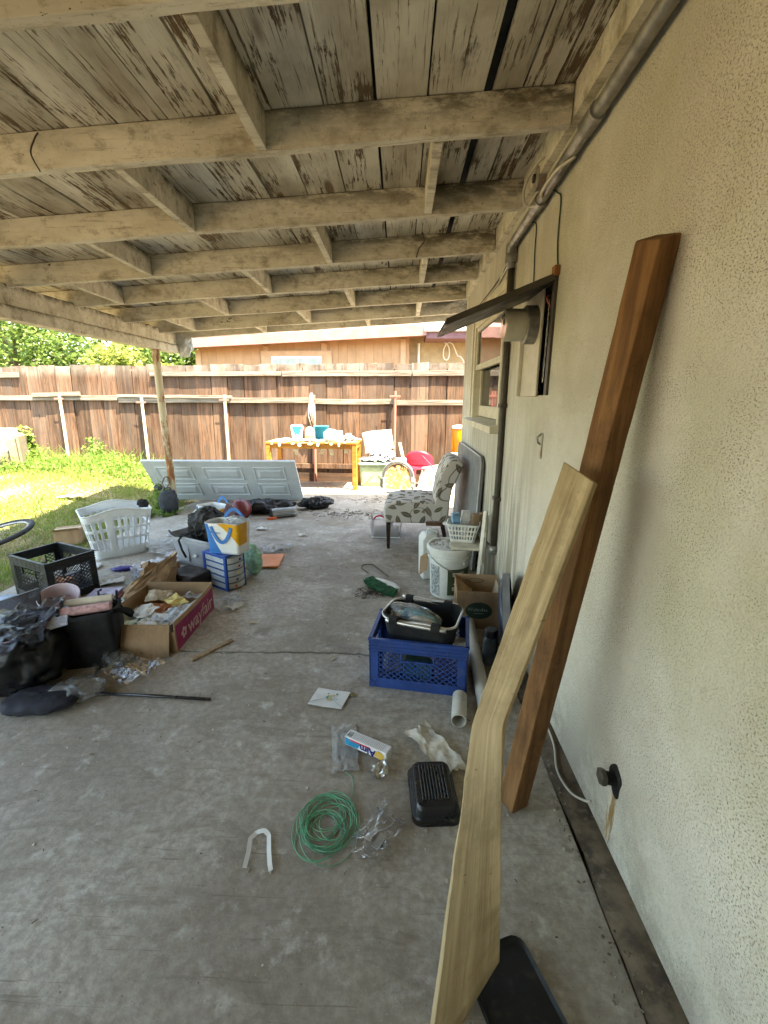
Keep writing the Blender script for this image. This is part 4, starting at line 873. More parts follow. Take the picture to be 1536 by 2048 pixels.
t = T('envelope', 'white card with a small coloured drawing on the slab', 'card', (-.325, 1.805, .002), R(-14)); B().grid(lambda u, v: ((u-.5)*.165, (v-.5)*.125+.01*(u-.5), .004+.006*(u-.5)**2+.002*fb((u, v, 0), 3, 2)), 10, 10).o('card', M_PAPER, t, solid=.0012); fm = simple('drawing green', (.10, .28, .12), .7); fy = simple('drawing yellow', (.6, .45, .08), .7); fbm = simple('drawing blue', (.15, .4, .5), .7)
for q in range(14): B().lathe([(random.uniform(.003, .008), 0), (.002, .0006)], 8, RM((random.uniform(-.03, .04), random.uniform(-.03, .045), .0085))).o('drawing', [fm, fy, fbm][q % 3], t)
B().tube([(-.08, -.055, .0085), (.0, .005, .0075), (.08, -.05, .0085)], .0007, 4).o('flap_crease', M_GRIM, t)
M_YL = simple('yellowed leaf', (.30, .24, .08), .8, var=.4, vs=40)
def deadleaf(x, y, s_, a, label, m_=M_YL):
    o = B().grid(lambda u, v: ((u-.5)*s_, (v-.5)*s_*.5*math.sin(3.14*min(.98, max(.02, u))), .003+.15*s_*(v-.5)**2+.05*s_*math.sin(5*u)), 9, 5).o('dead_leaf', m_, None, loc=(x, y, 0), rot=(0, 0, a), solid=.0006); tag(o, label, 'leaf')
deadleaf(-.215, 1.835, .045, .2, 'yellow dead leaf touching the white card'); M_PLEAF = simple('pale leaf', (.42, .36, .25), .8)
deadleaf(-.92, 2.52, .07, .4, 'pale dead leaf alone on the slab beside the pink box', M_PLEAF); deadleaf(-.36, 2.14, .05, 1.2, 'pale dead leaf lying by the slab crack', M_PLEAF)
t = T('fabric_strip', 'bent white fabric strip lying alone on the concrete', 'strip', (-.44, 1.07, 0)); pth = [(-.024, -.055), (-.026, -.01), (-.035, .035), (-.022, .058), (.004, .062), (.022, .048), (.036, .0), (.052, -.045), (.060, -.062)]
def strip(u, v):
    f = u*(len(pth)-1); k = min(int(f), len(pth)-2); a = f-k; x = pth[k][0]+(pth[k+1][0]-pth[k][0])*a; y = pth[k][1]+(pth[k+1][1]-pth[k][1])*a
    dx = pth[k+1][0]-pth[k][0]; dy = pth[k+1][1]-pth[k][1]; l_ = math.hypot(dx, dy); return (x-dy/l_*(v-.5)*.0135, y+dx/l_*(v-.5)*.0135, .003+.006*abs(math.sin(u*9))+.003*v)
B().grid(strip, 50, 4).o('strip', M_PAPER, t, solid=.001)
t = T('broom_head', 'dirty green bristle broom head lying on the slab', 'broom', (-.125, 3.07, 0), R(-48)); br = B(); M_BRG = simple('green bristle', (.02, .12, .05), .7, var=.5, vs=30, dirt=.6); M_BRD = simple('dirty bristle', (.07, .08, .06), .8, var=.5, vs=30)
for q in range(420):
    x = random.uniform(-.15, .15); m_ = 1-(x/.16)**2*.55; z0 = random.uniform(.02, .05); br.bar((x, .035, z0), (x*1.12+random.uniform(-.012, .012), -.065*m_+random.uniform(-.012, .008), z0*.5+random.uniform(-.012, .02)), .0035, .0035)
kind(br.o('bristles', M_BRG, t), 'stuff'); B().prism([(-.13, .02), (.15, .02), (.16, .045), (.06, .075), (-.05, .06)], .012, .052).o('head_block', simple('worn white plastic', (.55, .53, .47), .5, dirt=.5), t, bevel=.008)
o = B().tube([(-.245, 3.36, .004), (-.315, 3.47, .004), (-.31, 3.53, .004), (-.29, 3.56, .004), (-.22, 3.56, .004), (-.11, 3.32, .02), (-.08, 3.24, .03)], .0045, 6).o('bent_wire', simple('rusty wire', (.10, .07, .05), .7), None, smooth=True); tag(o, 'bent rusty wire hook trailing from the broom head', 'wire')
t = T('lint_pile', 'small heap of dark lint and twigs beside the broom head', 'debris', (-.21, 2.98, 0)); lp = B()
for q in range(120): a = random.uniform(0, 6.28); rr_ = .10*random.random(); p = Vector((rr_*math.cos(a)*1.3, rr_*math.sin(a), .003)); e = p+Vector((random.uniform(-.04, .04), random.uniform(-.04, .04), random.uniform(0, .02))); lp.tube([p, (p+e)/2+Vector((0, 0, .006)), e], .0014, 4)
kind(lp.o('twigs', simple('dark twig', (.06, .045, .035), .9), t), 'stuff')
o = B().grid(lambda u, v: (*rrect(u, .085*(1-.12*(v > .5)*v), .11*(1-.12*(v > .5)*v), 5), [0, .016, .02, .012, .012][min(4, int(v*4.01))]), 60, 5, wrap=True); o.f.append(tuple(range(60*4, 60*5))); o = o.o('rubber_tray', simple('black rubber', (.006, .006, .006), .6), None, loc=(.288, .735, .001), rot=(0, 0, R(20)), smooth=True, auto=40); tag(o, 'black rubber tray on the floor beneath the pale plank', 'tray')
# dirt gathered along the wall foot
gw = B(); rr3 = random.Random(9)
for q in range(420):
    x, y = .60-abs(rr3.gauss(0, .035)), rr3.uniform(.6, 4.6); s_ = rr3.uniform(.001, .0045); a = rr3.uniform(0, 6.28)
    z0 = .012 if x > .585 else .001; gw.bar((x, y, z0), (x+s_*2*math.cos(a), y+s_*2*math.sin(a), z0+s_*.6), s_, s_*.6)
kind(gw.o('wall_dirt', simple('grey brown dirt', (.22, .18, .13), .95, var=.6, vs=5), None), 'stuff')
# leaf litter and grit scattered over the slab
lb_ = B(); rr2 = random.Random(5)
for q in range(520):
    if q < 170: x, y = rr2.gauss(-.55, .33), rr2.gauss(5.25, .10)
    elif q < 300: x, y = rr2.gauss(.1, .5), rr2.gauss(6.05, .12)
    else: x, y = rr2.uniform(-2.6, .55), rr2.uniform(.7, 5)
    s_ = rr2.uniform(.004, .016)*(1.6 if q < 300 else .4); a = rr2.uniform(0, 6.28); l_ = s_*rr2.uniform(1, 3.2)
    lb_.bar((x, y, .003), (x+l_*math.cos(a), y+l_*math.sin(a), .004+rr2.uniform(0, .006)), s_*.5, .002)
kind(lb_.o('litter', simple('dry litter', (.10, .075, .05), .95, var=.6, vs=3), None), 'stuff')
lb_ = B()
for q in range(160):
    x, y = rr2.uniform(-2.4, .55), rr2.uniform(.65, 4.2); s_ = rr2.uniform(.002, .007); lb_.box(x, x+s_, y, y+s_*rr2.uniform(.6, 2), .001, .001+s_*.5)
kind(lb_.o('paint_flakes', simple('paint flakes', (.55, .52, .46), .8), None), 'stuff')
o = B().tube([(-1.47, 1.80, .008), (-1.2, 1.79, .009), (-.89, 1.775, .008)], .0075, 8).o('metal_rod', simple('dark steel rod', (.06, .06, .065), .3, metal=.6), None, smooth=True); tag(o, 'thin dark metal rod lying on the slab by the plastic bags', 'rod')
o = B().bar((-1.13, 2.09, .008), (-.98, 2.30, .010), .028, .012).o('wood_stick', M_WOODB, None, bevel=.003); tag(o, 'short flat wooden stick lying across the slab crack', 'stick')
# ---------------------------------------------------------------- fittings on the wall
t = T('conduit', 'long galvanised conduit running under the patio roof along the wall', 'conduit', (.632, 0, 0))
B().tube([(0, y, 2.352-.047*(y-.6)) for y in (-3, -1, .5, 1.5, 2.2, 2.79)]+[(0, 2.84, 2.236), (0, 2.865, 2.20), (.01, 2.87, 2.13)], .024, 16).o('pipe', M_STEEL, t, smooth=True); B().tube([(.012, 2.87, 2.16), (.018, 2.88, 1.5), (.018, 2.88, .8), (.015, 2.88, .40)], .02, 14).o('drop_pipe', M_BRONZE, t, smooth=True)
for y in (1.77, 2.36, .9): z = 2.352-.047*(y-.6); B().tube([(0, y-.05, z+.002), (0, y+.05, z-.002)], .030, 16).o('coupling', M_STEEL, t, smooth=True, auto=40)
B().lathe([(.036, -.04), (.036, .05), (.028, .06)], 16, RM((.008, 2.868, 2.2))).o('elbow', M_STEEL, t, smooth=True, auto=40); B().lathe([(.028, -.03), (.03, .03)], 14, RM((.014, 2.885, .39))).o('elbow', M_STEEL, t, smooth=True); B().tube([(.014, 2.88, .385), (-.03, 2.95, .42), (-.09, 3.06, .52)], .018, 12).o('outlet_pipe', M_STEEL, t, smooth=True)
for z in (1.35, .75): B().box(-.006, .038, 2.845, 2.915, z-.012, z+.012).o('strap', M_BRONZE, t, bevel=.002)
def wire(label, pts, r_, m_, name='cable', cat='cable'):
    P = [Vector(p) for p in pts]; out = []
    for i in range(len(P)-1):
        for q in range(8):
            a = q/8; p0 = P[max(i-1, 0)]; p1 = P[i]; p2 = P[i+1]; p3 = P[min(i+2, len(P)-1)]
            out.append(.5*((2*p1)+(p2-p0)*a+(2*p0-5*p1+4*p2-p3)*a*a+(3*p1-p0-3*p2+p3)*a**3))
    out.append(P[-1]); o = B().tube(out, r_, 6).o(name, m_, None, smooth=True); return tag(o, label, cat)
wire('white cable stapled just above the galvanised conduit', [(.655, -3, 2.54), (.655, .5, 2.43), (.652, 1.4, 2.385), (.648, 1.9, 2.335), (.65, 2.5, 2.305), (.655, 3.1, 2.20), (.66, 3.4, 2.11), (.66, 4.1, 2.09), (.66, 4.8, 2.12)], .006, M_WHITEW)
wire('second thin white cable running beside the stapled one', [(.66, -3, 2.52), (.66, 1.5, 2.37), (.66, 2.2, 2.31), (.655, 2.7, 2.265), (.66, 3.2, 2.16), (.66, 3.8, 2.14), (.66, 4.8, 2.16)], .005, M_WHITEW)
wire('dark cable tucked behind the white cables', [(.658, -3, 2.51), (.658, 1.2, 2.385), (.655, 1.9, 2.32), (.66, 2.6, 2.28), (.66, 3.3, 2.17), (.66, 4.8, 2.14)], .005, M_BRONZE)
wire('white cable looping out from the junction box under the rafter', [(.64, 2.30, 2.44), (.60, 2.33, 2.41), (.565, 2.36, 2.34), (.57, 2.36, 2.27), (.61, 2.33, 2.25), (.645, 2.28, 2.27)], .006, M_WHITEW)
wire('stub of white cable with a cut end over the conduit', [(.645, 2.28, 2.26), (.60, 2.20, 2.25), (.60, 2.02, 2.255), (.64, 1.93, 2.262)], .006, M_WHITEW)
wire('green ground wire dropping to the corner of the meter cupboard', [(.64, 2.26, 2.30), (.66, 2.17, 2.24), (.664, 2.13, 2.20), (.664, 2.125, 2.05), (.664, 2.09, 1.93)], .0035, M_GREENW)
wire('short green wire hanging above the meter cupboard door', [(.66, 2.55, 2.26), (.664, 2.48, 2.22), (.664, 2.47, 2.1), (.664, 2.44, 1.93)], .0035, M_GREENW)
wire('white cord lying on the dirt strip at the wall foot', [(.645, 1.62, .03), (.64, 1.52, .026), (.612, 1.40, .022), (.622, 1.30, .03), (.655, 1.255, .04), (.664, 1.235, .06)], .004, M_WHITEW)
t = T('junction_box', 'rusty round junction box on the wall under the rafters', 'junction box', (.668, 2.43, 2.40)); B().lathe([(.05, 0), (.05, .035), (.04, .04), (0, .04)], 20, RM((0, 0, 0), (0, R(-90), 0)), caps=False).o('box', m_rust('old junction box', (.30, .29, .27), .5), t, smooth=True, auto=40); B().lathe([(.018, 0), (.018, .05), (.012, .052)], 12, RM((0, .0, -.0), (0, R(-90), 0))).o('knockout', M_BRONZE, t)
wire('dark torn paint strip dangling from the nearest rafter', [(-1.42, 1.985, 2.40), (-1.415, 1.95, 2.36), (-1.43, 1.94, 2.31), (-1.405, 1.94, 2.25)], .003, M_BRONZE, 'torn_strip', 'strip')
wire('dark torn felt strip hanging below the stained rafter', [(.14, 3.30, 2.46), (.15, 3.28, 2.40), (.12, 3.27, 2.36), (.10, 3.26, 2.30)], .004, M_BRONZE, 'torn_strip', 'strip')
# meter cupboard
t = T('meter_cupboard', 'recessed electric meter cupboard with bronze door propped open', 'meter cupboard', (WX_, 2.09, 1.41))
B().box(-.012, .005, -.004, .03, 0, .5).box(-.012, .005, .38, .414, 0, .5).box(-.012, .005, .03, .38, .47, .5).box(.005, .14, .002, .006, .0, .5).o('frame', M_BRONZE, t, bevel=.002)
B().box(-.02, -.008, .13, .41, -.005, .47).box(-.04, -.02, .40, .412, -.005, .30).o('meter_panel', simple('pale grey enamel', (.55, .51, .42), .45, var=.1, dirt=.35), t, bevel=.003)
dr = B().add([(x, y, z) for y in (-.01, .42) for x, z in ((-.01, .505), (-.47, .325), (-.475, .30), (-.462, .30), (-.01, .475))], [(0, 1, 2, 3, 4), (9, 8, 7, 6, 5)]+[(i, (i+1) % 5, (i+1) % 5+5, i+5) for i in range(5)]).o('door', M_BRONZE, t, bevel=.002); B().tube([(-.01, -.01, .495), (-.01, .42, .495)], .009, 8).o('hinge', M_BRONZE, dr)
B().box(-.025, .0, -.02, .02, .49, .53).o('hinge_bracket', m_rust('rusty bracket', (.3, .27, .2), .4), t, bevel=.003)
mt = B().lathe([(.088, 0), (.088, .05), (.08, .055)], 32, RM((-.02, .23, .33), (0, R(-90), 0))).o('meter', M_STEEL, t, smooth=True, auto=40)
M_MGL = simple('meter glass', (.42, .40, .32), .12, spec=.6, var=.15, dirt=.3); B().lathe([(.074, .055), (.074, .14), (.068, .15), (0, .152)], 32, RM((-.02, .23, .33), (0, R(-90), 0)), caps=False).o('glass_cover', M_MGL, mt, smooth=True, auto=40)
B().box(-.1735, -.1725, .20, .222, .33, .355).box(-.1735, -.1725, .235, .25, .36, .38).box(-.1735, -.1725, .205, .22, .365, .38).o('dial_marks', M_DARK, mt)
for q in range(16): B().tube([(-.01, .06+.004*math.cos(a)+.004*(q % 2), .40-.022*q+.013*math.sin(a)) for a in np.linspace(0, 6.283, 9)[:-1]], .0018, 4, closed=True).o('chain_link', M_STEEL, t)
wire('pink wire poking out at the top of the meter cupboard', [(.66, 2.15, 1.84), (.64, 2.13, 1.82), (.655, 2.12, 1.79), (.665, 2.13, 1.78)], .003, simple('pink wire', (.45, .12, .12), .5), 'wire', 'wire')
t = T('wall_hasp', 'worn metal hasp fixed to the stucco below the meter cupboard', 'hasp', (WX_, 2.11, 1.12)); B().box(-.008, .0, -.012, .012, 0, .12).o('plate', m_rust('hasp metal', (.5, .47, .4), .55), t, bevel=.003); B().tube([(-.006, 0, .115), (-.025, 0, .10), (-.02, 0, .075), (-.006, 0, .065)], .005, 8).o('loop', M_STEEL, t, smooth=True)
t = T('pipe_stub', 'black pipe stub in a ragged hole low on the wall', 'pipe', (WX_, 1.12, .265)); kr_ = NT('rust stain'); M_RSTAIN = kr_.out(kr_.mix(kr_.ramp(kr_.noise(1, 5, .7, v=kr_.map((30, 40, 9))), .36, .62), (.55, .50, .40), (.24, .15, .06)), .95)
hp = [(.035*math.cos(a)*(1+.2*math.sin(3*a+1)), .05*math.sin(a)*(1+.15*math.sin(2*a))) for a in np.linspace(0, 6.283, 25)[:-1]]; B().prism(hp, -.002, .004, 'x').o('hole', M_DARK, t); B().tube([(.0, .004, .0), (-.035, .01, .004)], .019, 14).o('stub', M_DARK, t, smooth=True, auto=40); B().lathe([(.026, 0), (.026, .014), (.02, .016)], 6, RM((-.03, .01, .004), (0, R(-90), 0))).o('cap', M_BRONZE, t)
B().prism([(-.018, -.045), (.014, -.048), (.022, -.12), (.016, -.225), (-.012, -.23), (-.022, -.13)], -.0014, .001, 'x').o('rust_streak', M_RSTAIN, t)
# ---------------------------------------------------------------- heap of household things on the left
M_BLKP = simple('black crate plastic', (.012, .013, .014), .45, spec=.45, dirt=.2)
t = T('milk_crate', 'black plastic milk crate standing at the edge of the lawn', 'crate', (-2.79, 2.87, 0), R(-23.7)); crate(t, .45, .33, .305, M_BLKP)
for i, (x, y, s3, m_, lb) in enumerate(((-2.45, 2.92, (.12, .09, .10), simple('orange tin', (.45, .16, .05), .5, var=.4, vs=20), 'small orange printed tin in the black crate'), (-2.58, 2.95, (.13, .10, .14), M_CLUT[3], 'white carton in the black crate'), (-2.50, 3.05, (.16, .08, .08), M_CLUT[0], 'grey carton in the black crate'))):
    o = B().box(-s3[0]/2, s3[0]/2, -s3[1]/2, s3[1]/2, 0, s3[2]).o('small_carton', m_, None, bevel=.003, loc=(x, y, .017), rot=(0, 0, i*.9-.4)); tag(o, lb, 'carton')
M_LAUN = simple('white laundry plastic', (.66, .68, .68), .4, var=.06, dirt=.3)
t = T('laundry_basket', 'tall white slotted laundry basket between lawn and slab', 'laundry basket', (-2.596, 3.80, 0), R(41))
def lhole(i, j):
    return i % 3 != 0 and j in (4, 5, 6, 8, 9, 10, 12, 13, 14) and (i//3) % 9 != 4
basket(t, M_LAUN, .205, .145, .275, .205, .43, 96, 19, lhole, .004, lambda u: -.018*math.cos(4*math.pi*u)+.012*math.cos(8*math.pi*u), pw=7)
o = blob(.05, .03, .04, 24, 16, .2, 4, 2).o('dark_rag', M_BLKF, None, loc=(-2.40, 3.93, .40)); tag(o, 'small black rag hanging on the laundry basket rim', 'rag')
t = T('cardboard_box', 'small closed cardboard box on the grass behind the laundry basket', 'box', (-3.32, 4.12, -.02), R(28)); B().box(-.11, .11, -.10, .10, 0, .15).o('body', M_CARD, t, bevel=.003); B().box(-.112, .112, -.012, .012, .1505, .1512).o('tape', simple('packing tape', (.5, .42, .28), .3), t); B().grid(lambda u, v: (-.11+.22*u, -.1-.05*v, .15+.03*v), 3, 3).o('flap', M_CARD, t, solid=.003)
M_TYRE = simple('tyre rubber', (.02, .02, .022), .75); t = T('bicycle_wheel', 'bicycle wheel with black tyre lying on the grass', 'wheel', (-3.98, 4.0, .08), rot=(R(11), R(-9), 0))
B().tube([(.315*math.cos(a), .315*math.sin(a), 0) for a in np.linspace(0, 6.2832, 65)[:-1]], .023, 10, closed=True).o('tyre', M_TYRE, t, smooth=True); B().tube([(.282*math.cos(a), .282*math.sin(a), 0) for a in np.linspace(0, 6.2832, 65)[:-1]], .012, 8, closed=True).o('rim', M_STEEL, t, smooth=True)
for q in range(20): a = q/20*6.283; B().tube([(.02*math.cos(a+1), .02*math.sin(a+1), .02*(-1)**q), (.275*math.cos(a), .275*math.sin(a), 0)], .0014, 4).o('spoke', M_STEEL, t)
B().lathe([(.02, -.03), (.02, .03)], 12).o('hub', M_STEEL, t)
# magenta box
M_MAG = simple('magenta carton print', (.26, .018, .085), .6, var=.2, dirt=.3); M_MAGT = simple('pale carton lettering', (.55, .36, .34), .7)
t = T('cardboard_box', 'open cardboard box with magenta side lettered Wayfair', 'box', (-1.25, 2.17, 0), R(1.5)); W_, D_, H_ = .44, .55, .19
B().grid(lambda u, v: (.0+.012*math.sin(3.1*u)*v, D_*u, H_*v), 14, 4).o('side_panel', M_CARDI, t, solid=.004); B().grid(lambda u, v: (.0035+.012*math.sin(3.1*u)*(.04+v*.80), .01+(D_-.02)*u, H_*(.04+v*.80)), 14, 4).o('magenta_print', M_MAG, t)
text('wayfair', .125, M_MAGT, t, MX((.0125, D_*.58, H_*.42), (0, 1, 0), (0, 0, 1)), bold=.001)
for q in range(5): a = q/5*6.283+.5; B().lathe([(.014, 0), (.014, .0006)], 10, MX((.0085, D_*.17+.022*math.cos(a), H_*.42+.022*math.sin(a)), (0, 1, 0), (0, 0, 1))).o('logo_petal', M_MAGT, t)
B().grid(lambda u, v: (-W_, D_*u, H_*v*(1-.1*u)), 8, 4).o('side_panel', M_CARDI, t, solid=.004); B().grid(lambda u, v: (-W_*u, D_, H_*v), 8, 4).o('end_panel', M_CARDI, t, solid=.004); B().box(-W_, 0, 0, D_, .001, .006).o('base', M_CARDI, t)
B().grid(lambda u, v: (-W_*u, 0, H_*.62*v+.01), 6, 3).o('end_panel', M_CARD, t, solid=.004); B().grid(lambda u, v: (-.02-(W_-.02)*u-.06*v*u, -.004-.05*v-.035*math.sin(2.5*u)*v, H_-.012-(H_-.018)*v), 14, 6).o('hanging_flap', M_CARD, t, solid=.004)
B().grid(lambda u, v: (-.002-.07*v, .03+.28*u, H_-.01-.05*v), 8, 4).o('inner_flap', simple('greyed cardboard', (.33, .29, .24), .85), t, solid=.003)
cont = [('paper_packet', simple('orange packet', (.62, .20, .03), .5, var=.5, vs=16), (-.20, .33), (.22, .12), 12, 'orange plastic packet in the magenta sided box'), ('paper_packet', simple('green packet', (.36, .38, .22), .5, var=.5, vs=20), (-.33, .17), (.14, .18), 31, 'greenish picture packet in the magenta sided box'), ('paper_packet', M_PAPER, (-.17, .14), (.18, .15), 7, 'white paper sheet in the magenta sided box'), ('paper_packet', M_FILM2, (-.10, .20), (.16, .20), -20, 'cloudy plastic sleeve in the magenta sided box'), ('paper_packet', simple('tan card', (.45, .36, .24), .7), (-.30, .40), (.15, .12), 20, 'tan card with dark lines in the magenta sided box')]
for i, (nm, m_, c, sz, a, lb) in enumerate(cont):
    o = sheet(sz[0], sz[1], 16, 16, .03, 9, 20+i, .15).o(nm, m_, None, loc=(-1.25+c[0], 2.17+c[1], .085+.014*i), rot=(R(random.uniform(-12, 12)), R(random.uniform(-12, 12)), R(a)), solid=.0012); tag(o, lb, 'packet')
# grey tote with black sacks
M_TOTE = simple('grey tote plastic', (.30, .30, .31), .45, var=.08, dirt=.25); t = T('storage_tote', 'grey plastic storage tote overflowing with black cloth', 'tote', (-1.96, 3.52, 0), R(-28)); a0 = B()
def tote(t, w_, d, h, mat, tp=.035):
    b = B()
    def fn(u, v): x, y = rrect(u, w_/2-tp*(1-v), d/2-tp*(1-v), 9); return (w_/2+x, d/2+y, h*v)
    b.grid(fn, 72, 6, wrap=True); b.grid(lambda u, v: (w_/2+rrect(u, (w_/2-tp)*v, (d/2-tp)*v, 9)[0], d/2+rrect(u, (w_/2-tp)*v, (d/2-tp)*v, 9)[1], .004), 72, 3, wrap=True); b.o('body', mat, t, smooth=True, solid=.004, auto=40)
    r1 = [(w_/2+rrect(i/72, w_/2+.012, d/2+.012, 9)[0], d/2+rrect(i/72, w_/2+.012, d/2+.012, 9)[1], h) for i in range(72)]; B().tube(r1, .011, 8, closed=True).o('rim', mat, t, smooth=True)
tote(t, .52, .36, .275, M_TOTE); B().prism([(.10, .06), (.22, .06), (.23, .20), (.09, .20)], .008, .016, 'y').o('recessed_panel', M_TOTE, t, bevel=.003); bird = [(.27, .12), (.30, .115), (.325, .125), (.335, .145), (.32, .137), (.312, .15), (.295, .135), (.28, .14), (.285, .128)]; B().prism(bird, .004, .010, 'y').o('bird_mark', M_PAPER, t)
M_TRASH = simple('black bin liner', (.005, .005, .006), .36, spec=.4, var=.3, dirt=.05, bump=1., bs=11)
o = blob(.20, .13, .14, 56, 36, .22, 3.4, 11).o('black_cloth', simple('black canvas', (.014, .013, .012), .7), None, loc=(-1.62, 3.58, .20), rot=(0, 0, R(-20))); tag(o, 'bunched black cloth heaped in the grey tote', 'cloth')
t = T('strap', 'black strap draped over the front rim of the grey tote', 'strap', (-1.80, 3.40, 0)); B().tube([(.02, .10, .28), (0, .015, .293), (-.008, -.02, .26), (.02, -.035, .18), (.05, -.04, .12)], .009, 6).o('strap', M_BLKF, t, smooth=True); B().tube([(-.16, .13, .30), (-.10, .05, .295), (-.04, .0, .295), (.03, -.015, .30), (.12, .0, .34)], .008, 6).o('strap', M_BLKF, t, smooth=True)
o = B().box(-.13, .13, -.10, .10, 0, .13).o('dark_bin', simple('dark brown bin', (.03, .022, .018), .6), None, bevel=.012, loc=(-1.58, 3.06, .0), rot=(0, 0, R(-25))); tag(o, 'low dark bin on the floor beneath the grey tote', 'bin')
# drawer tower with shopping bag
M_BLD = simple('royal blue plastic', (.012, .07, .30), .4, spec=.45); M_DRAW = simple('frosted drawer plastic', (.42, .44, .44), .35, var=.1); t = T('drawer_tower', 'small blue framed tower of five frosted drawers', 'drawers', (-1.335, 3.115, 0), R(-32)); w_, d_ = .25, .17
for sx in (-1, 1):
    B().box(sx*w_/2-.014, sx*w_/2+.014, -d_/2, -d_/2+.02, 0, .27).o('frame_post', M_BLD, t, bevel=.003); B().box(sx*w_/2-.014, sx*w_/2+.014, d_/2-.02, d_/2, 0, .27).o('frame_post', M_BLD, t, bevel=.003)
B().box(-w_/2, w_/2, -d_/2, d_/2, .262, .276).o('top_panel', M_BLD, t, bevel=.003); B().box(-w_/2, w_/2, -d_/2, d_/2, 0, .012).o('base_panel', M_BLD, t, bevel=.003)
for q in range(5):
    z = .016+q*.0495; pr_ = [(-w_/2+.016, -d_/2+.004), (w_/2-.016, -d_/2+.004)]+[(w_/2-.014+.05*math.sin(a)*1.0, -d_/2*math.cos(a)) for a in np.linspace(.1, 3.04, 12)]+[(-w_/2+.016, d_/2-.004)]
    dr = B().prism(pr_, z, z+.043).o('drawer', M_DRAW, t, bevel=.004); B().tube([(x, y, z+.045) for x, y in pr_[2:-1]], .0028, 6).o('drawer_lip', M_GRIM, dr)
    B().box(w_/2+.030, w_/2+.0365, -.03+.012*q, -.012+.012*q, z+.012, z+.026).o('tag', [M_TBR, M_TBN, M_TBY, M_TBR, M_TBN][q], dr)
    B().box(-w_/2-.012, w_/2+.012, -d_/2-.003, -d_/2+.003, z+.044, z+.0485).o('shelf_edge', M_BLD, t)
M_BGW = simple('white woven bag', (.66, .66, .63), .5, var=.06, dirt=.15); M_BGB = simple('blue bag print', (.03, .17, .46), .45, var=.1); M_BGY = simple('yellow bag print', (.66, .32, .01), .45, var=.1)
def tote_bag(t, w_, d, h, seed, blue=True, txt=None):
    def base(u, v, off=0): x, y = rrect(u, w_/2*(.9+.12*v)+off, d/2*(.9+.16*v)+off, 6); k = .010*fb((x*4, y*4, v*2), 2.2, 3, seed); return (x*(1+k*2), y*(1+k*2), h*v+.012*fb((u*4, 0, seed), 1, 2)*v)
    B().grid(base, 96, 14, wrap=True).o('body', M_BGW, t, smooth=True, solid=.002); B().grid(lambda u, v: (*[q*v for q in rrect(u, w_/2*.9, d/2*.9, 6)], .002), 48, 3, wrap=True).o('base', M_BGW, t)
    # prints follow the bag wall: blue end with curved border, yellow corner with curved border
    def patch(f, m_, nm): B().grid(lambda a, b_: base(*f(a, b_), off=.0016), 26, 14).o(nm, m_, t, smooth=True)
    patch(lambda a, b_: (.42+a*(.174+.312*(.12+.32*(1-b_)**1.6)), b_*.985), M_BGB, 'blue_print'); patch(lambda a, b_: (1.03-a*(.125+.19*b_**1.3), .30+.69*b_), M_BGY, 'yellow_print')
    for yy in (-1, 1):
        pts = [(-.05+.0*s_+.10*s_*0+(.095*s_), 0, 0) for s_ in (0, 1)]
        hd = [(-.085+.17*s_, yy*(d/2+.006+.004*math.sin(3*s_)), h*.98-.17*math.sin(3.14*s_)**.7*.8) for s_ in np.linspace(.02, .98, 20)] if yy < 0 else [(-.085+.17*s_, yy*(d/2+.004), h*.98+.07*math.sin(3.14*s_)) for s_ in np.linspace(.02, .98, 20)]
        b = B(); hv = [Vector(q) for q in hd]
        for i in range(19): b.bar(hv[i], hv[i+1], .003, .024, (0, 0, 1) if abs((hv[i+1]-hv[i]).normalized().z) < .7 else (1, 0, 0))
        b.o('handle', M_BGB, t)
    if txt: text(txt, .026, M_BGB, t, MX((-.055, -d/2-.004, h*.70), (1, 0, 0), (0, 0, 1)))
t = T('shopping_bag', 'white reusable shopping bag with blue and yellow print on the drawer tower', 'bag', (-1.275, 3.11, .278), R(-12)); tote_bag(t, .28, .17, .235, 3, True, 'Walmart')
o = blob(.075, .05, .05, 30, 20, .25, 4, 6).o('plastic_bag', M_FILM2, None, loc=(-1.22, 3.13, .44)); tag(o, 'thin white plastic bag stuffed in the top of the shopping bag', 'plastic bag')
t = T('shopping_bag', 'blue and yellow reusable shopping bag behind the grey tote by the red ball', 'bag', (-1.88, 4.30, 0), R(-30)); tote_bag(t, .34, .2, .335, 8)
o = B().box(-.07, .07, -.012, .012, 0, .20).o('book', simple('dark red cover', (.07, .012, .012), .5), None, bevel=.002, loc=(-1.70, 4.08, .20), rot=(R(-12), R(24), R(-20))); tag(o, 'dark red book sticking up out of the shopping bag', 'book')
o = B().grid(lambda u, v: ((u-.5)*.26, (v-.5)*.17, .03*math.sin(3*u)), 8, 8).o('paper_sack', simple('grey cardboard', (.42, .40, .36), .8), None, solid=.006, loc=(-1.96, 4.10, .26), rot=(R(35), 0, R(-25))); tag(o, 'grey card panel leaning on the shopping bag', 'card')
o = B().box(0, .285, 0, .31, 0, .014).o('folder', simple('orange board', (.74, .22, .04), .5, var=.12), None, bevel=.003, loc=(-1.30, 3.425, .004), rot=(0, R(-1.2), R(4))); tag(o, 'flat orange folder lying on the slab beside the drawers', 'folder')
M_MINT = simple('mint fabric', (.30, .50, .36), .8, var=.3, vs=30); o = blob(.10, .05, .13, 30, 22, .12, 2.5, 4).o('cushion', M_MINT, None, loc=(-1.20, 3.34, .0), rot=(0, .2, R(-40))); tag(o, 'mint green cushion squeezed behind the drawer tower', 'cushion')
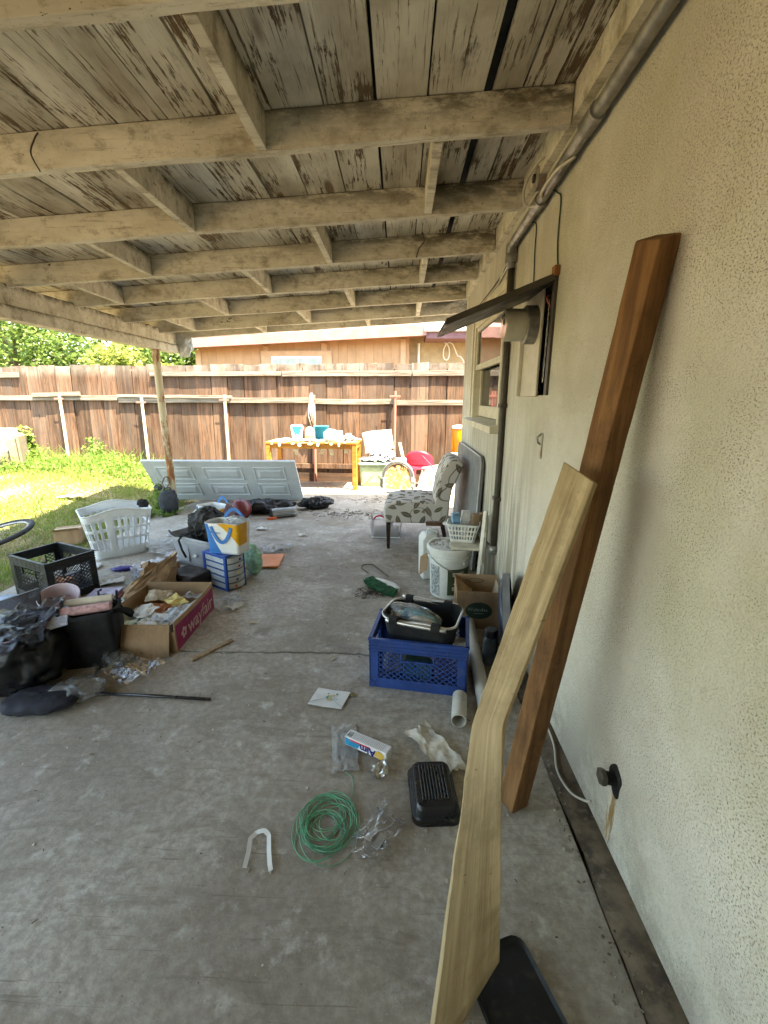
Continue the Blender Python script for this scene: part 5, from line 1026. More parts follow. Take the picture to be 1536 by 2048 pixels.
wrap('plastic_bag', 'white plastic bag lying behind the orange folder', 'plastic bag', (-1.16, 3.90, 0), R(15), .26, .20, M_FILM2, .04, 10, 12, 26, .3); wrap('plastic_bag', 'pale plastic scrap at the foot of the magenta sided box', 'plastic bag', (-1.16, 2.80, 0), R(40), .13, .18, M_FILM2, .05, 12, 14, 24, .3)
# paper bag, plates, books, sheets
t = T('paper_bag', 'crumpled brown paper bag gaping open beside the magenta sided box', 'paper bag', (-1.83, 2.93, 0), R(30)); M_KRAFT = simple('kraft paper', (.34, .215, .115), .85, var=.25, vs=7, dirt=.3); b = B()
def pbag(u, v): x, y = rrect(u, .17*(1-.15*v), .12*(1+.1*v), 4); k = 1+.13*(ridge((x*5, y*5, v*1.6), 1.4, 4)-.6); return (x*k+.05*v, y*k, .02+.24*v*(.75+.45*math.sin(6.28*u+2.)))
b.grid(pbag, 60, 14, wrap=True); b.grid(lambda u, v: (*[q*v for q in rrect(u, .17, .12, 4)], .01), 30, 3, wrap=True); b.o('bag', M_KRAFT, t, solid=.0015); sheet(.26, .2, 24, 24, .06, 9, 5, .2).o('packing_paper', M_KRAFT, t, loc=(.08, .09, .10), rot=(.3, .2, 0), solid=.001)
wrap('newspaper', 'striped packing paper lying behind the brown paper bag', 'paper', (-1.72, 3.14, .02), R(20), .30, .22, simple('printed newsprint', (.42, .38, .31), .85, var=.6, vs=26), .07, 9, 33, 26, .25)
t = T('plate_stack', 'stack of round white lids between the bags', 'plates', (-1.80, 2.52, 0));
for q in range(4): B().lathe([(.0, .010+.02*q), (.075, .010+.02*q), (.105, .022+.02*q), (.108, .026+.02*q), (.104, .026+.02*q), (.07, .016+.02*q), (0, .016+.02*q)], 40, RM((.004*q, -.003*q, 0)), caps=False).o('lid', M_WBK, t, smooth=True)
for i, (x, y, a, sz, m_, lb) in enumerate(((-2.12, 2.86, 12, (.19, .15, .022), simple('lilac book cover', (.46, .42, .58), .5, var=.4, vs=22), 'lilac covered book on the slab beside the black crate'), (-2.10, 2.85, 8, (.20, .16, .018), simple('red book edge', (.30, .10, .09), .6), 'red edged book beneath the lilac book'), (-1.98, 2.71, 28, (.16, .11, .03), simple('pale blue case', (.30, .38, .44), .5), 'pale blue plastic case beside the paper bag'), (-2.06, 3.10, 50, (.10, .06, .015), simple('grey green case', (.25, .30, .27), .5), 'small grey green case on the slab near the books'))):
    o = B().box(-sz[0]/2, sz[0]/2, -sz[1]/2, sz[1]/2, 0, sz[2]).o('book' if i < 2 else 'case', m_, None, bevel=.002, loc=(x, y, .019 if i == 0 else 0.001), rot=(0, 0, R(a))); tag(o, lb, 'book' if i < 2 else 'case')
o = blob(.095, .04, .018, 30, 16, .12, 3, 8).o('snack_packet', simple('violet foil packet', (.05, .045, .30), .3, var=.4), None, loc=(-2.30, 3.36, 0), rot=(0, 0, R(14))); tag(o, 'shiny violet packet on the slab in front of the laundry basket', 'packet')
wrap('plastic_sheet', 'wide sheet of milky plastic spread beside the laundry basket', 'plastic sheet', (-2.10, 3.98, 0), R(25), .62, .42, M_FILM2, .05, 5, 15, 36, .3); wrap('plastic_bag', 'white plastic bag lying left of the grey tote', 'plastic bag', (-2.05, 3.36, 0), R(40), .26, .24, simple('white thin plastic', (.62, .64, .68), .4), .07, 8, 18, 28, .3)
o = B().box(-.10, .10, -.07, .07, 0, .10).o('wire_pack', simple('striped pack', (.38, .38, .42), .5, var=.7, vs=40), None, bevel=.004, loc=(-1.99, 3.20, .0), rot=(0, 0, R(-15))); tag(o, 'striped grey pack at the foot of the grey tote', 'pack')
# near black bags
t = T('trash_bag', 'big black bin liner draped over a purple tub', 'trash bag', (-1.98, 1.93, 0), R(8)); blob(.27, .23, .15, 96, 56, .13, 3.0, 21, pw=3.2).o('liner', M_TRASH, t, smooth=True)
tb = B()
tb.grid(lambda u, v: (*rrect(u, .17+.03*v, .12+.03*v, 4), .10+.19*v), 48, 6, wrap=True); tb.o('purple_tub', simple('purple plastic', (.075, .03, .055), .35), t, smooth=True, solid=.004, loc=(.05, .02, 0), rot=(R(6), R(-8), 0)); sheet(.40, .30, 34, 34, .09, 5, 31, .2).o('draped_film', clearfilm('smoky film', (.30, .30, .34), .12, .2, .06), t, loc=(.07, .0, .24), rot=(R(16), R(-10), 0)); blob(.2, .1, .07, 64, 36, .25, 4, 23).o('liner_fold', M_TRASH, t, smooth=True, loc=(-.05, -.15, .05), rot=(.1, .0, .1))
t = T('tote_bag', 'black fabric tote bag holding rolled paper', 'bag', (-1.66, 2.10, 0), R(16)); b = B()
b.grid(lambda u, v: (lambda x, y: (x*(1+.02*fb((x*6, y*6, v*2), 1.5, 3)), y*(1+.05*fb((x*6, y*6, v*2+4), 1.5, 3)), .30*v+.012*math.sin(9*u)*v))(*rrect(u, .13, .08+.02*v, 9)), 60, 12, wrap=True); b.grid(lambda u, v: (*[q*v for q in rrect(u, .125, .075, 6)], .003), 30, 3, wrap=True); b.o('body', M_BLKF, t, smooth=True, solid=.004)
B().grid(lambda u, v: (.10+.10*math.sin(3.14*u)+.012*v, -.02+.13*u-.04, .28+.03*math.sin(6*u)-.05*math.sin(3.14*u)+.028*v), 16, 3).o('strap', M_BLKF, t, solid=.003); B().grid(lambda u, v: (-.02+.16*u, .05+.02*v, .30+.05*math.sin(3.14*u)), 16, 3).o('strap', M_BLKF, t, solid=.003)
M_ROLL = simple('cream paper roll', (.58, .50, .38), .8); M_PINKR = simple('pink striped roll', (.48, .28, .27), .8, var=.4, vs=50)
for (x, y, z, m_, lb) in ((-1.68, 2.13, .325, M_ROLL, 'cream paper roll with dark end cap lying across the black tote bag'), (-1.65, 2.06, .312, M_PINKR, 'pink paper roll with dark end cap on the black tote bag')):
    t = T('paper_roll', lb, 'paper roll', (x, y, z), rot=(0, 0, R(18))); B().tube([(-.11, 0, 0), (.12, 0, .01)], .024, 18).o('paper', m_, t, smooth=True, auto=50); B().tube([(-.125, 0, -.0005), (-.109, 0, 0)], .030, 18).o('end_cap', M_PAN, t, smooth=True, auto=50)
t = T('gadget', 'black clamp gadget resting on the tote bag beside the rolls', 'tool', (-1.59, 2.16, .31), R(10)); B().box(-.05, .05, -.014, .014, 0, .022).o('body', M_BLKP, t, bevel=.004); B().tube([(.045, 0, .02), (.05, 0, .07)], .007, 8).o('knob', M_BLKP, t); B().tube([(-.04, 0, .02), (-.05, .01, .065), (-.03, .01, .075)], .006, 8).o('lever', M_BLKP, t, smooth=True)
t = T('flat_screen', 'black flat panel leaning on the heap of black bags', 'screen', (-2.10, 2.08, .17), rot=(R(-50), R(-14), R(26))); B().box(-.15, .15, -.012, .012, 0, .20).o('panel', simple('black screen gloss', (.008, .008, .010), .25, spec=.5, dirt=.1), t, bevel=.003); B().box(-.15, .15, -.013, .0135, .2001, .206).o('trim_edge', M_GRIM, t)
o = B().box(-.10, .10, -.065, .065, 0, .008).o('notebook', simple('pale printed paper', (.60, .65, .74), .7, var=.3, vs=45), None, loc=(-1.80, 1.97, .29), rot=(R(22), R(-8), R(28))); tag(o, 'pale blue printed booklet lying on the draped bin liner', 'booklet')
o = B().box(-.11, .11, -.08, .08, 0, .012).o('magazine', simple('blue grey magazine', (.30, .36, .46), .5, var=.5, vs=18), None, loc=(-2.38, 2.38, .18), rot=(R(12), 0, R(12))); tag(o, 'blue grey magazine behind the black flat panel', 'magazine'); o = B().box(-.14, .14, -.12, .12, 0, .17).o('dark_box', M_BLKF, None, bevel=.01, loc=(-2.38, 2.38, .0), rot=(0, 0, R(15))); tag(o, 'dark fabric box under the blue grey magazine', 'box')
o = B().lathe([(.0, .0), (.085, .0), (.10, .10), (.105, .10), (.09, -.003), (0, -.003)], 30, caps=False).o('bowl', simple('pale pink plastic', (.55, .42, .44), .4), None, loc=(-1.98, 2.30, .20), rot=(.3, .2, 0), smooth=True); tag(o, 'pale pink plastic bowl behind the booklet', 'bowl')
M_NAVF = simple('navy padded fabric', (.016, .017, .026), .8); o = blob(.15, .085, .035, 48, 24, .10, 4, 41, pw=3).o('padded_pouch', M_NAVF, None, loc=(-1.66, 1.71, 0), rot=(0, 0, R(9)), smooth=True); tag(o, 'navy padded pouch on the slab in front of the bin liner', 'pouch')
t = T('plastic_bag', 'crumpled clear plastic bag beside the navy pouch', 'plastic bag', (-1.53, 1.775, 0), R(18)); blob(.105, .06, .045, 44, 26, .30, 3.5, 51).o('film', M_FILM, t, smooth=True); sheet(.24, .16, 26, 26, .05, 10, 53, .3).o('loose_film', M_FILM, t, smooth=True)
t = T('plastic_bag', 'long sheet of clear plastic trailing out under the cardboard flap', 'plastic bag', (-1.42, 1.97, 0), R(-12)); sheet(.32, .17, 34, 26, .06, 8, 61, .3).o('film', M_FILM, t, smooth=True); blob(.09, .05, .04, 36, 22, .3, 3.5, 63).o('lump', M_FILM, t, smooth=True, loc=(-.10, .05, .0))
wrap('plastic_bag', 'bluish plastic bag bunched between tote bag and magenta sided box', 'plastic bag', (-1.62, 2.30, .02), R(30), .14, .18, M_FILM2, .12, 9, 71, 26, .3)

for x, y, z, w_, d_, a, m_, lb in ((-2.22, 3.10, .0, .16, .11, 25, M_PAPER, 'white paper scrap on the slab between the black crate and the laundry basket'), (-1.95, 3.55, .0, .14, .12, -30, M_FILM2, 'cloudy plastic scrap on the slab left of the grey tote rim'), (-2.30, 4.35, .0, .22, .13, 10, M_PAPER, 'white sheet on the slab behind the plastic sheeting'),
     (-1.95, 2.62, .0, .17, .13, 50, simple('bluish paper', (.45, .50, .60), .7), 'bluish paper next to the stack of round lids'), (-1.86, 2.42, .0, .13, .10, 5, M_PAPER, 'small white paper in front of the stack of round lids'), (-1.12, 2.72, .0, .10, .07, 70, M_PAPER, 'small white paper beside the far corner of the magenta sided box'), (-1.0, 4.35, .0, .10, .05, 20, M_STAINP, 'small stained paper alone on the slab behind the orange folder'), (-1.50, 4.55, .0, .11, .06, -15, M_PAPER, 'small white paper on the slab before the black bags')):
    o = sheet(w_, d_, 14, 12, .03, 11, int(abs(x*100+y*37)), .25).o('paper_scrap', m_, None, loc=(x, y, z+.001), rot=(0, 0, R(a)), solid=.001); tag(o, lb, 'paper')

for i, (x, y, z, w_, d_, a, m_, lb) in enumerate(((-1.40, 2.30, .10, .16, .12, 20, M_PAPER, 'white printed sheet near the front of the magenta sided box'), (-1.42, 2.52, .13, .14, .10, -35, simple('yellow card', (.60, .45, .12), .6, var=.4, vs=18), 'yellow card in the back of the magenta sided box'), (-1.55, 2.40, .12, .13, .16, 60, M_STAINP, 'buff paper in the middle of the magenta sided box'), (-1.34, 2.62, .12, .12, .09, 5, M_FILM2, 'cloudy plastic pouch in the far corner of the magenta sided box'),
     (-2.62, 3.38, .0, .20, .13, 30, M_PAPER, 'white paper at the foot of the laundry basket'), (-2.16, 3.42, .0, .17, .12, -20, M_PAPER, 'white paper beside the violet packet'), (-2.02, 3.72, .0, .20, .15, 15, simple('pale grey sheet', (.58, .60, .63), .6), 'pale grey sheet on the slab between laundry basket and tote'), (-2.30, 2.62, .0, .16, .12, 35, M_STAINP, 'stained paper in front of the black crate'), (-1.62, 4.05, .0, .15, .1, -40, M_PAPER, 'white paper behind the drawer tower'))):
    o = sheet(w_, d_, 14, 12, .03, 9, 300+i, .2).o('paper_scrap', m_, None, loc=(x, y, z+.001), rot=(R(random.uniform(-8, 8))*(z > 0), R(random.uniform(-8, 8))*(z > 0), R(a)), solid=.001); tag(o, lb, 'paper')
# ---------------------------------------------------------------- door, table and yard things in the sun
M_DOOR = simple('grey white door paint', (.50, .54, .57), .5, var=.06, dirt=.3); t = T('panel_door', 'white six panel door lying on its side against the rusty post', 'door', (-3.33, 5.955, .004), rot=(R(36.5), 0, R(.8)))
# local x along the door's length, local z up the door's width
L_, H_ = 1.99, .755; B().box(0, L_, 0, .03, 0, H_).o('slab', M_DOOR, t, bevel=.002)
pan_ = []; zc = ((.10, .345), (.41, .655))
for z0, z1 in zc:
    for x0, x1 in ((.14, .62), (.76, 1.28), (1.42, 1.84)): pan_.append((x0, x1, z0, z1))
for x0, x1, z0, z1 in pan_:
    b = B(); rings = [(0, -.0005), (.012, -.009), (.024, -.002), (.05, -.002), (.075, -.011), (.085, -.011)]
    vs = []; fs = []
    for q, (ins, y) in enumerate(rings): vs += [(x0+ins, y, z0+ins), (x1-ins, y, z0+ins), (x1-ins, y, z1-ins), (x0+ins, y, z1-ins)]
    for q in range(len(rings)-1): fs += [(4*q+j, 4*q+(j+1) % 4, 4*q+4+(j+1) % 4, 4*q+4+j) for j in range(4)]
    fs.append(tuple(4*(len(rings)-1)+j for j in range(4))); b.add(vs, fs).o('panel', M_DOOR, t, fix=False)
# orange table
M_OAK = m_lumber('orange oak veneer', (.34, .13, .022), (.50, .22, .045), 0); M_OAKP = m_lumber('peeled veneer', (.38, .30, .18), (.55, .47, .32), 0)
t = T('wood_table', 'orange wood table with peeling veneer in front of the fence', 'table', (-2.08, 6.78, 0), R(-3)); TL, TD, TH = 1.43, .62, .735
B().box(0, TL, 0, TD, TH-.028, TH).o('top', M_OAK, t, bevel=.003); B().grid(lambda u, v: (.02+TL*.96*u, .02+.56*v, TH+.002+.002*fb((u*8, v*4, 0), 1, 3)+.004*(v < .08)), 30, 10).o('sun_bleached_veneer', M_OAKP, t)
B().box(.05, TL-.05, .02, .042, TH-.10, TH-.029).o('apron', M_OAK, t, bevel=.002); B().box(.05, TL-.05, TD-.042, TD-.02, TH-.10, TH-.029).o('apron', M_OAK, t, bevel=.002); B().box(.02, .042, .05, TD-.05, TH-.10, TH-.029).o('apron', M_OAK, t); B().box(TL-.042, TL-.02, .05, TD-.05, TH-.10, TH-.029).o('apron', M_OAK, t)
for x in (.005, TL-.075):
    for y in (.005, TD-.075): B().box(x, x+.07, y, y+.07, 0, TH-.029).o('leg', M_OAK, t, bevel=.004)
for q in range(12):
    x = .1+q*.105+random.uniform(-.03, .03); l_ = random.uniform(.04, .11); B().grid(lambda u, v: (x+l_*(u-.5)*(1-.5*v), -.003-.02*v*v, TH-.004-(.03+.03*math.sin(q*2.1))*v), 4, 5).o('veneer_curl', M_OAKP, t, solid=.001)
for x, l_, a in ((.42, .11, .04), (.92, .10, -.04), (.99, .11, .03), (1.25, .09, 0)): B().grid(lambda u, v: (x+.06*(u-.5)+a*v*1.5, .06+.02*v, TH-.03-l_*1.6*v), 3, 6).o('veneer_strip', M_OAKP, t, solid=.0015)
TZ = TH+.006; gr_ = 'things on the orange table'
M_SKY = simple('sky blue plastic', (.02, .17, .42), .4, var=.1); M_WPL2 = simple('bright white plastic', (.72, .72, .70), .45, var=.06, dirt=.1); M_CYAN = simple('cyan plastic', (.02, .26, .36), .4, var=.15)
t = T('kitchen_scale', 'blue and white flared plastic scale standing on the orange table', 'scale', (-1.62, 6.98, TZ), R(6)); B().prism([(-.07, 0), (.07, 0), (.10, .22), (.075, .245), (-.075, .245), (-.10, .22)], 0, .05, 'y').o('body', M_WPL2, t, bevel=.01)
B().prism([(-.02, .05), (.02, .05), (.075, .20), (.06, .22), (-.06, .22), (-.075, .20)], -.006, .0, 'y').o('blue_face', M_SKY, t, bevel=.003); B().lathe([(.022, 0), (.022, .01)], 18, RM((0, -.004, .07), (R(90), 0, 0))).o('knob', M_WPL2, t)
t = T('bottle', 'round white bottle with yellow label on the orange table', 'bottle', (-1.42, 7.0, TZ)); B().lathe([(.06, 0), (.072, .02), (.074, .10), (.06, .17), (.035, .205), (0, .215)], 28, caps=False).o('body', M_WPL2, t, smooth=True); B().lathe([(.0735, .03), (.0755, .04), (.0755, .085), (.0735, .09)], 28, caps=False).o('label', M_TBY, t, smooth=True)
t = T('plastic_bin', 'cyan plastic bin lying open on the orange table', 'bin', (-1.22, 7.02, TZ), R(8)); B().box(-.13, .09, 0, .18, 0, .012).box(-.13, .09, 0, .18, .21, .222).box(-.13, .09, .168, .18, .012, .21).box(-.13, -.118, 0, .168, .012, .21).o('shell', M_CYAN, t, bevel=.004)
o = blob(.115, .08, .085, 40, 26, .18, 3.2, 81).o('plastic_bag', simple('white carrier plastic', (.72, .74, .75), .4), None, loc=(-1.08, 6.97, TZ)); tag(o, 'puffed white carrier bag beside the cyan bin on the table', 'plastic bag')
t = T('paint_can', 'metal can with blue splashed label on the orange table', 'can', (-.955, 6.88, TZ)); B().lathe([(.075, 0), (.078, .006), (.075, .012), (.075, .15), (.078, .156), (.075, .162), (.068, .158), (0, .155)], 32, caps=False).o('body', M_ALU, t, smooth=True, auto=40); B().lathe([(.0758, .02), (.0758, .14)], 32, caps=False).o('label', simple('splashed label', (.40, .58, .62), .5, var=.7, vs=14), t, smooth=True)
t = T('toy_truck', 'small white toy truck on the corner of the orange table', 'toy', (-.80, 6.92, TZ), R(-12)); B().prism([(-.085, .03), (.085, .03), (.085, .07), (.045, .075), (.03, .115), (-.03, .115), (-.035, .075), (-.085, .08)], -.045, .045, 'y').o('body', M_WPL2, t, bevel=.006)
for x in (-.055, .055):
    for y in (-.048, .048): wh = B().lathe([(.03, -.011), (.03, .011)], 18, RM((x, y, .03), (R(90), 0, 0))).o('wheel', M_TYRE, t, bevel=.003); B().lathe([(.014, -.013), (.014, .013)], 12, RM((x, y, .03), (R(90), 0, 0))).o('hubcap', M_WPL2, wh)
o = B().lathe([(.03, 0), (.055, .02), (.062, .04), (.056, .04), (.03, .01), (0, .008)], 24, caps=False).o('bowl', simple('mint bowl', (.30, .55, .42), .4), None, loc=(-1.78, 6.92, TZ), smooth=True); tag(o, 'small mint green bowl on the orange table', 'bowl')
for i, (x, y, w_, d_, a, lb) in enumerate(((-1.50, 6.86, .42, .15, 2, 'long crumpled white paper on the front of the orange table'), (-1.12, 6.86, .22, .12, -8, 'small crumpled paper in front of the cyan bin on the table'), (-.70, 7.08, .16, .14, 20, 'folded paper on the back corner of the orange table'))):
    o = sheet(w_, d_, 20, 16, .03, 9, 90+i, .2).o('paper', M_PAPER, None, loc=(x, y, TZ), rot=(0, 0, R(a)), solid=.001); tag(o, lb, 'paper')
o = blob(.07, .05, .045, 30, 18, .28, 4, 95).o('rag', simple('grey rag', (.40, .40, .40), .8, var=.5), None, loc=(-1.07, 6.83, TZ)); tag(o, 'grey rag bunched beside the can on the orange table', 'rag')
t = T('rope_bundle', 'bundle of pale rope hanging on the fence pole behind the table', 'rope', (-1.47, 7.53, .95))
for q in range(5): x = random.uniform(-.05, .05); B().tube([(x*.3, 0, .52), (x, -.02, .3), (x*1.3, -.02, .12+.03*q), (x*.5, -.015, -.05+.04*q)], .008, 6).o('rope', simple('pale rope', (.55, .52, .46), .85), t, smooth=True)
# tote, pillow, sack
M_GTOTE = simple('pale green tote plastic', (.30, .38, .26), .5, var=.15, dirt=.3); t = T('storage_tote', 'pale green lidded storage tote beside the orange table', 'tote', (-.64, 7.0, 0), R(2)); tote(t, .52, .40, .36, M_GTOTE, .02); B().box(-.012, .532, -.012, .412, .362, .385).o('lid', simple('mint tote lid', (.42, .55, .48), .5), t, bevel=.008)
B().bar((.03, .003, .03), (.22, .003, .20), .006, .012, (0, 0, 1)).bar((.49, .003, .03), (.30, .003, .20), .006, .012, (0, 0, 1)).o('moulded_rib', M_GTOTE, t)
o = sheet(.46, .36, 26, 24, .07, 6, 101, .2).o('cloth', simple('white cloth', (.66, .67, .66), .8), None, loc=(-.42, 7.18, .386), solid=.003); tag(o, 'white cloth spread on the green tote lid', 'cloth')
kp = NT('black and white print'); vv = kp.noise(14, 3, .5, dist=2.5); M_PRINT = kp.out(kp.mix(kp.ramp(vv, .47, .52), (.72, .73, .76), (.03, .03, .06)), .8); o = blob(.20, .12, .085, 44, 26, .06, 3, 103, pw=3.).o('patterned_pillow', M_PRINT, None, loc=(-.28, 7.18, .405), smooth=True); tag(o, 'black and white patterned pillow on the green tote', 'pillow')
t = T('paper_sack', 'large white printed sack tilted on top of the patterned pillow', 'sack', (-.32, 7.20, .555), rot=(R(-14), R(-9), R(5)))
def sck(u, v):
    an = 2*math.pi*u; c, s_ = math.cos(an), math.sin(an); x = math.copysign(abs(c)**.3, c)*.235; z = .165+math.copysign(abs(s_)**.3, s_)*.165; return x, z
b = B(); ns = 22
for s_ in (-1, 1): b.grid(lambda u, v: ((u-.5)*.48*(1-.03*math.sin(3.14*v)), s_*(.06*(math.sin(3.14*u)*math.sin(3.14*v))**.5+.004)+.008*fb((u*6, v*6, s_), 1, 3), .33*v+.02*math.sin(5*u)*(v-.5)), ns, ns)
b.o('sack', simple('white woven sack', (.70, .68, .62), .7, var=.1, vs=5), t, smooth=True)
M_SKP = simple('faded sack print', (.48, .42, .34), .8, var=.5, vs=30); 
for q in range(4): B().grid(lambda u, v: (-.17+.34*u, -.071-.004*math.sin(3.14*u), .07+.034*q+.016*v), 8, 2).o('print_row', M_SKP, t)
B().lathe([(.026, 0), (.026, .003)], 16, RM((-.12, -.070, .25), (R(90), 0, 0))).o('print_mark', M_SKP, t); B().grid(lambda u, v: (-.07+.24*u, -.069, .235+.03*v), 6, 2).o('print_row', M_SKP, t)
o = B().box(-.09, .09, -.06, .06, 0, .07).o('small_box', simple('slate blue box', (.20, .27, .36), .5), None, bevel=.012, loc=(.02, 7.10, .386), rot=(0, 0, .1)); tag(o, 'slate blue case at the end of the green tote lid', 'case')
# rusty round-topped grate
kr = NT('flaking rust'); n1 = kr.noise(22, 6, .7); cr = kr.mix(kr.ramp(n1, .35, .6), (.55, .36, .16), (.26, .10, .03)); zc_ = kr.sep()[2]; cr = kr.mix(kr.math('MULTIPLY', kr.ramp(zc_, .26, .40), kr.ramp(kr.noise(11, 4), .42, .5)), cr, (.02, .014, .01)); M_FLAK = kr.out(cr, .9, kr.bump(n1, .8, .01))
t = T('rusty_pan', 'rusty round-topped metal pan with scalloped grey rim leaning on the tote', 'pan', (-.025, 6.62, .0), rot=(R(-16), 0, R(-2))); prf = [(.22*math.cos(a)*1.0, .24+.22*math.sin(a)) for a in np.linspace(0, math.pi, 26)]+[(-.23, .10), (-.20, .03), (-.12, .005), (.12, .005), (.20, .03), (.23, .10)]
B().prism([(x*.88, .02+(z-.02)*.92) for x, z in prf], .012, .03, 'y').o('plate', M_FLAK, t); B().tube([(x, .02, z) for x, z in prf], .030, 10, closed=True).o('rim', simple('grey metal rim', (.30, .31, .32), .45, metal=.5, dirt=.4), t, smooth=True)
for q in range(46):
    f = q/46*len(prf); k = int(f); a = f-k; x = prf[k][0]*(1-a)+prf[(k+1) % len(prf)][0]*a; z = prf[k][1]*(1-a)+prf[(k+1) % len(prf)][1]*a; cx_, cz_ = x, z-.2; l_ = math.hypot(cx_, cz_); B().bar((x-.02*cx_/l_, -.012, z-.02*cz_/l_), (x+.025*cx_/l_, -.012, z+.025*cz_/l_), .008, .006, (0, 1, 0)).o('scallop', M_BRONZE, t)
B().box(-.27, -.225, -.01, .04, .06, .20).o('latch', M_BLKP, t, bevel=.004); B().box(.235, .27, -.01, .03, .0, .20).o('latch', M_STEEL, t, bevel=.004)
o = sheet(.5, .3, 20, 16, .03, 8, 120, .3).o('newspaper', M_PAPER, None, loc=(-.35, 6.62, 0), rot=(0, 0, R(10)), solid=.001); tag(o, 'white paper lying on the sunlit slab under the rusty pan', 'paper')
# red chair, boards, papers
M_RED = simple('red plastic', (.50, .02, .045), .4, var=.1); t = T('plastic_chair', 'red plastic chair with curved back behind the rusty pan', 'chair', (.31, 7.22, 0), R(-15))
B().grid(lambda u, v: (.24*math.sin(2.6*(u-.5)), -.02-.12*math.cos(2.6*(u-.5))+.03*v+.10, .30+.26*v*(1-.55*(2*u-1)**2)), 22, 8).o('backrest', M_RED, t, smooth=True, solid=.012); B().grid(lambda u, v: ((u-.5)*.42, -.12+(v-.5)*.38, .30+.02*(2*u-1)**2), 8, 8).o('seat', M_RED, t, smooth=True, solid=.012)
for x in (-.17, .17):
    for y in (-.27, .03): B().bar((x, y, 0), (x*.9, y*.95, .30), .035, .02).o('leg', M_RED, t)
B().bar((.10, -.16, .50), (.30, -.24, .33), .03, .012).o('armrest', M_RED, t, bevel=.003)
o = B().bar((.0, 6.93, .72), (.165, 6.85, .02), .045, .02, (0, 1, 0)).o('wooden_lath', M_WW, None, bevel=.003); tag(o, 'white wooden lath leaning beside the rusty pan', 'lath')
o = B().prism([(0, 0), (.36, .02), (.37, .40), (.06, .34)], 0, .012, 'y').o('foam_board', M_WPL2, None, loc=(.29, 6.86, .0), rot=(R(-14), 0, R(-6))); tag(o, 'bright white board leaning against the red chair', 'board'); o = B().prism([(0, 0), (.19, 0), (.10, .26)], 0, .01, 'y').o('cardboard_piece', M_CARD, None, loc=(.36, 6.80, .0), rot=(R(-16), 0, 0)); tag(o, 'triangular cardboard scrap leaning on the white board', 'cardboard')
o = B().box(0, .03, 0, .03, 0, .34).o('red_post', simple('maroon post', (.20, .03, .06), .6), None, loc=(.21, 6.80, 0), rot=(R(-6), R(5), 0)); tag(o, 'short maroon post standing beside the white board', 'post')
o = sheet(.42, .24, 22, 18, .06, 8, 130, .2).o('white_bag', M_WPL2, None, loc=(.48, 6.62, 0), solid=.001); tag(o, 'white plastic sheet on the sunlit slab beside the patterned chair', 'plastic sheet')
M_YEL = simple('yellow cooler plastic', (.55, .20, .003), .4, var=.1); t = T('drink_cooler', 'yellow drink cooler with white lid half hidden by the house corner', 'cooler', (.99, 7.2, .40)); B().lathe([(.125, 0), (.135, .02), (.145, .30), (.15, .50), (.14, .52)], 36).o('body', M_YEL, t, smooth=True, auto=40); B().lathe([(.15, .52), (.155, .53), (.15, .56), (.06, .575), (0, .575)], 36, caps=False).o('lid', M_WPL2, t, smooth=True, auto=40); B().lathe([(.05, .5755), (.05, .582), (0, .582)], 20, caps=False).o('lid_disc', M_RED, t); B().tube([(-.13, -.08, .1), (-.145, -.08, .3), (-.13, -.07, .4)], .008, 8).o('handle', M_YEL, t, smooth=True)
t = T('side_stand', 'low crate stand holding the yellow cooler by the house corner', 'stand', (.99, 7.2, 0)); B().box(-.17, .17, -.17, .17, .37, .395).o('top', M_WOODB, t, bevel=.003)
for x in (-.15, .15):
    for y in (-.15, .15): B().box(x-.02, x+.02, y-.02, y+.02, 0, .37).o('leg', M_WOODB, t)
t = T('detergent_jug', 'white detergent jug with violet label beside the yellow cooler', 'jug', (.86, 6.95, .33), R(10)); B().prism([(-.09, 0), (.09, 0), (.09, .15), (.05, .23), (-.05, .23), (-.09, .17)], -.05, .05, 'y').o('body', M_WPL2, t, bevel=.015); B().lathe([(.045, 0), (.045, .002)], 18, RM((-.03, -.0515, .08), (R(90), 0, 0))).o('label', simple('violet label', (.16, .10, .42), .4), t); o = B().box(-.16, .16, -.10, .10, 0, .325).o('carton', simple('white shipping carton', (.60, .58, .54), .6), None, bevel=.004, loc=(.90, 6.96, 0)); tag(o, 'white carton under the detergent jug', 'carton')
# grey folding table leaning on the wall
M_FT = simple('grey table laminate', (.16, .165, .165), .75, var=.15); t = T('folding_table', 'folded grey table leaning along the stucco wall behind the chair', 'table', (.617, 3.42, .0), rot=(0, R(2), 0)); pl = [(0, .02), (.06, 0), (1.30, 0), (1.36, .06), (1.36, .89), (1.30, .95), (.06, .95), (0, .90)]; B().prism([(a, b_) for a, b_ in pl], -.012, .012, 'x').o('top', M_FT, t, bevel=.004); B().tube([(-.014, a, b_) for a, b_ in pl], .006, 8, closed=True).o('edge_band', simple('pale edge band', (.42, .43, .43), .4), t, smooth=True)
